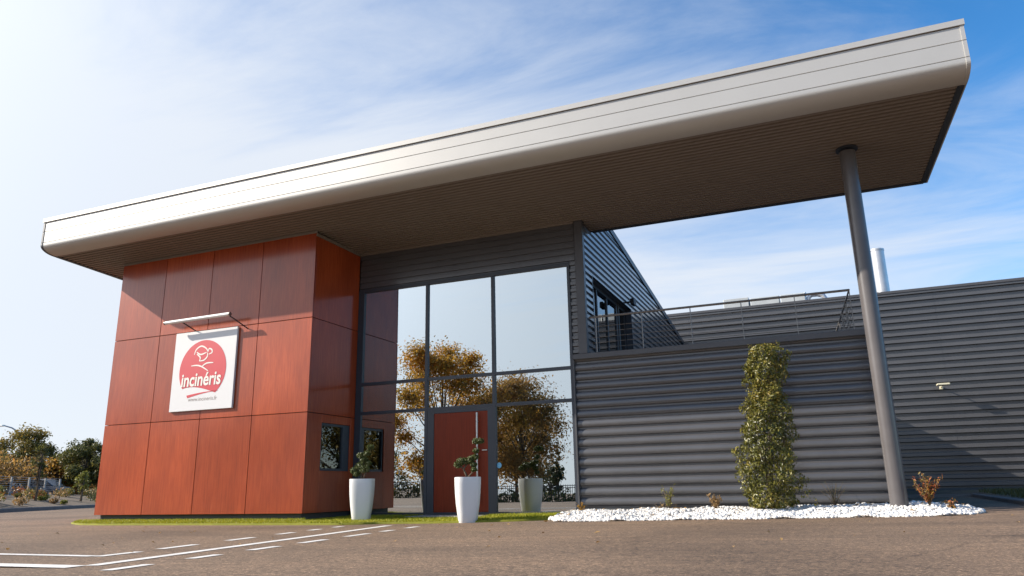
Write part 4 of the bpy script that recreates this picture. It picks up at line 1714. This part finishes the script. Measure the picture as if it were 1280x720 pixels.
# post and mesh fence behind the bank
F2 = empty('mesh_fence', tuple(bank_pt(0, 6.4)), 'wire mesh fence with pale concrete posts behind the planted bank', 'fence')
fp = []
for k in range(-5, 10):
    p = bank_pt(k * 2.6, 6.4)
    fp.append(p)
    q = MB()
    q.box(p.x - .05, p.x + .05, p.y - .05, p.y + .05, p.z - .1, p.z + 1.15)
    q.build('fence_post', 'post_white', F2)
q = MB()
for j in range(9):
    z = .05 + j * .14
    q.tube([(p.x, p.y, p.z + z) for p in fp], .008, 4)
q.build('wire', 'galvanised', F2)


# parked cars beyond the fence
def make_car(loc, yaw, mat, label):
    t_ = empty('parked_car', (0, 0, 0), label, 'car', 'cars parked beyond the mesh fence')
    sec = [(-2.05, .45, .72, .62), (-1.95, .32, .86, .74), (-1.5, .28, .93, .82), (-.9, .26, .97, .85), (0, .26, .98, .86), (.9, .26, .96, .85), (1.5, .28, .88, .80), (1.95, .34, .74, .70), (2.1, .45, .62, .58)]
    q = MB()
    q.loft([[(x, -w_, a), (x, w_, a), (x, w_ * 1.0, (a + b) / 2), (x, w_ * .95, b), (x, -w_ * .95, b), (x, -w_, (a + b) / 2)] for x, a, b, w_ in sec])
    q.build('body', mat, t_, True, 40)
    q = MB()
    q.loft([[(x, -w_ * .82, .94), (x, w_ * .82, .94), (x, w_ * .68, b), (x, -w_ * .68, b)] for x, b, w_ in ((-1.75, .97, .82), (-1.15, 1.38, .84), (.1, 1.46, .85), (.55, 1.40, .85), (1.25, .98, .82))])
    q.build('cabin', 'dark_glass', t_)
    q = MB()
    q.loft([[(x, -.60, z), (x, .60, z), (x, .58, z + .03), (x, -.58, z + .03)] for x, z in ((-1.15, 1.375), (.1, 1.455), (.5, 1.40))])
    q.build('roof', mat, t_)
    for sx_ in (-1.25, 1.3):
        for sy in (-.78, .78):
            q = MB()
            q.tube([(sx_, sy - .1, .31), (sx_, sy + .1, .31)], .31, 18)
            wh = q.build('wheel', 'rubber', t_)
            q = MB()
            q.tube([(sx_, sy - .108, .31), (sx_, sy + .108, .31)], .18, 14)
            q.build('rim', 'car_silver', wh)
    for sy in (-.55, .55):
        q = MB()
        q.bbox(2.02, 2.09, sy - .14, sy + .14, .52, .62, .01)
        q.build('headlight', 'white_metal', t_)
    t_.location = loc
    t_.rotation_euler = (0, 0, yaw)
    return t_


make_car((-40.6, 25.4, .25), R(22), 'car_silver', 'silver car parked beyond the fence, the lower and paler of the two')
make_car((-39.3, 27.4, .45), R(12), 'car_grey', 'dark grey car parked beyond the fence near the olive trees')

HD = empty('hedge', (-45, 31, .8), 'long wild brown and green hedge behind the parked cars and mesh fence', 'hedge')
n_ = 30000
sx_ = rng.uniform(-14, 46, n_)
pp = np.array([(bank_pt(0, 10.5) + dirn * float(a))[:] for a in sx_])
pp[:, :2] += rng.normal(0, .8, (n_, 2))
hh_ = 2.5 + .5 * np.sin(sx_ * .9) + .35 * np.sin(sx_ * 2.3 + 1)
pp[:, 2] = .75 + rng.beta(1.2, 1.3, n_) * hh_
V, F = leaves(pp, .22, None, 1, .6)
np_mesh('foliage', V, F, 'leaf_brown', HD)
HD = empty('hedge', (-52, 36, .8), 'taller dark green thicket behind the brown hedge', 'hedge')
pp = np.array([(bank_pt(0, 14) + dirn * float(a))[:] for a in sx_])
pp[:, :2] += rng.normal(0, 1.0, (n_, 2))
hh_ = 3.4 + .7 * np.sin(sx_ * .7 + 2) + .4 * np.sin(sx_ * 1.9)
pp[:, 2] = .75 + rng.beta(1.2, 1.3, n_) * hh_
V, F = leaves(pp, .24, None, 1, .6)
np_mesh('foliage', V, F, 'leaf_olive', HD)

# street lamp
SLM = empty('street_lamp', (-62.5, 41.6, .8), 'tall grey street lamp with curved arm above the trees at far left', 'street lamp')
q = MB()
q.tube([(-62.5, 41.6, .7), (-62.3, 41.2, 5.0), (-62.1, 40.8, 6.6), (-62.3, 40.5, 7.3), (-62.75, 40.0, 7.75), (-63.3, 39.5, 7.98)], [.16, .12, .10, .08, .07, .06], 10)
q.build('pole', 'galvanised', SLM, True, 40)
q = MB()
q.bbox(-63.95, -63.2, 39.25, 39.6, 7.9, 8.05, .03)
q.build('lamp_head', 'galvanised', SLM)
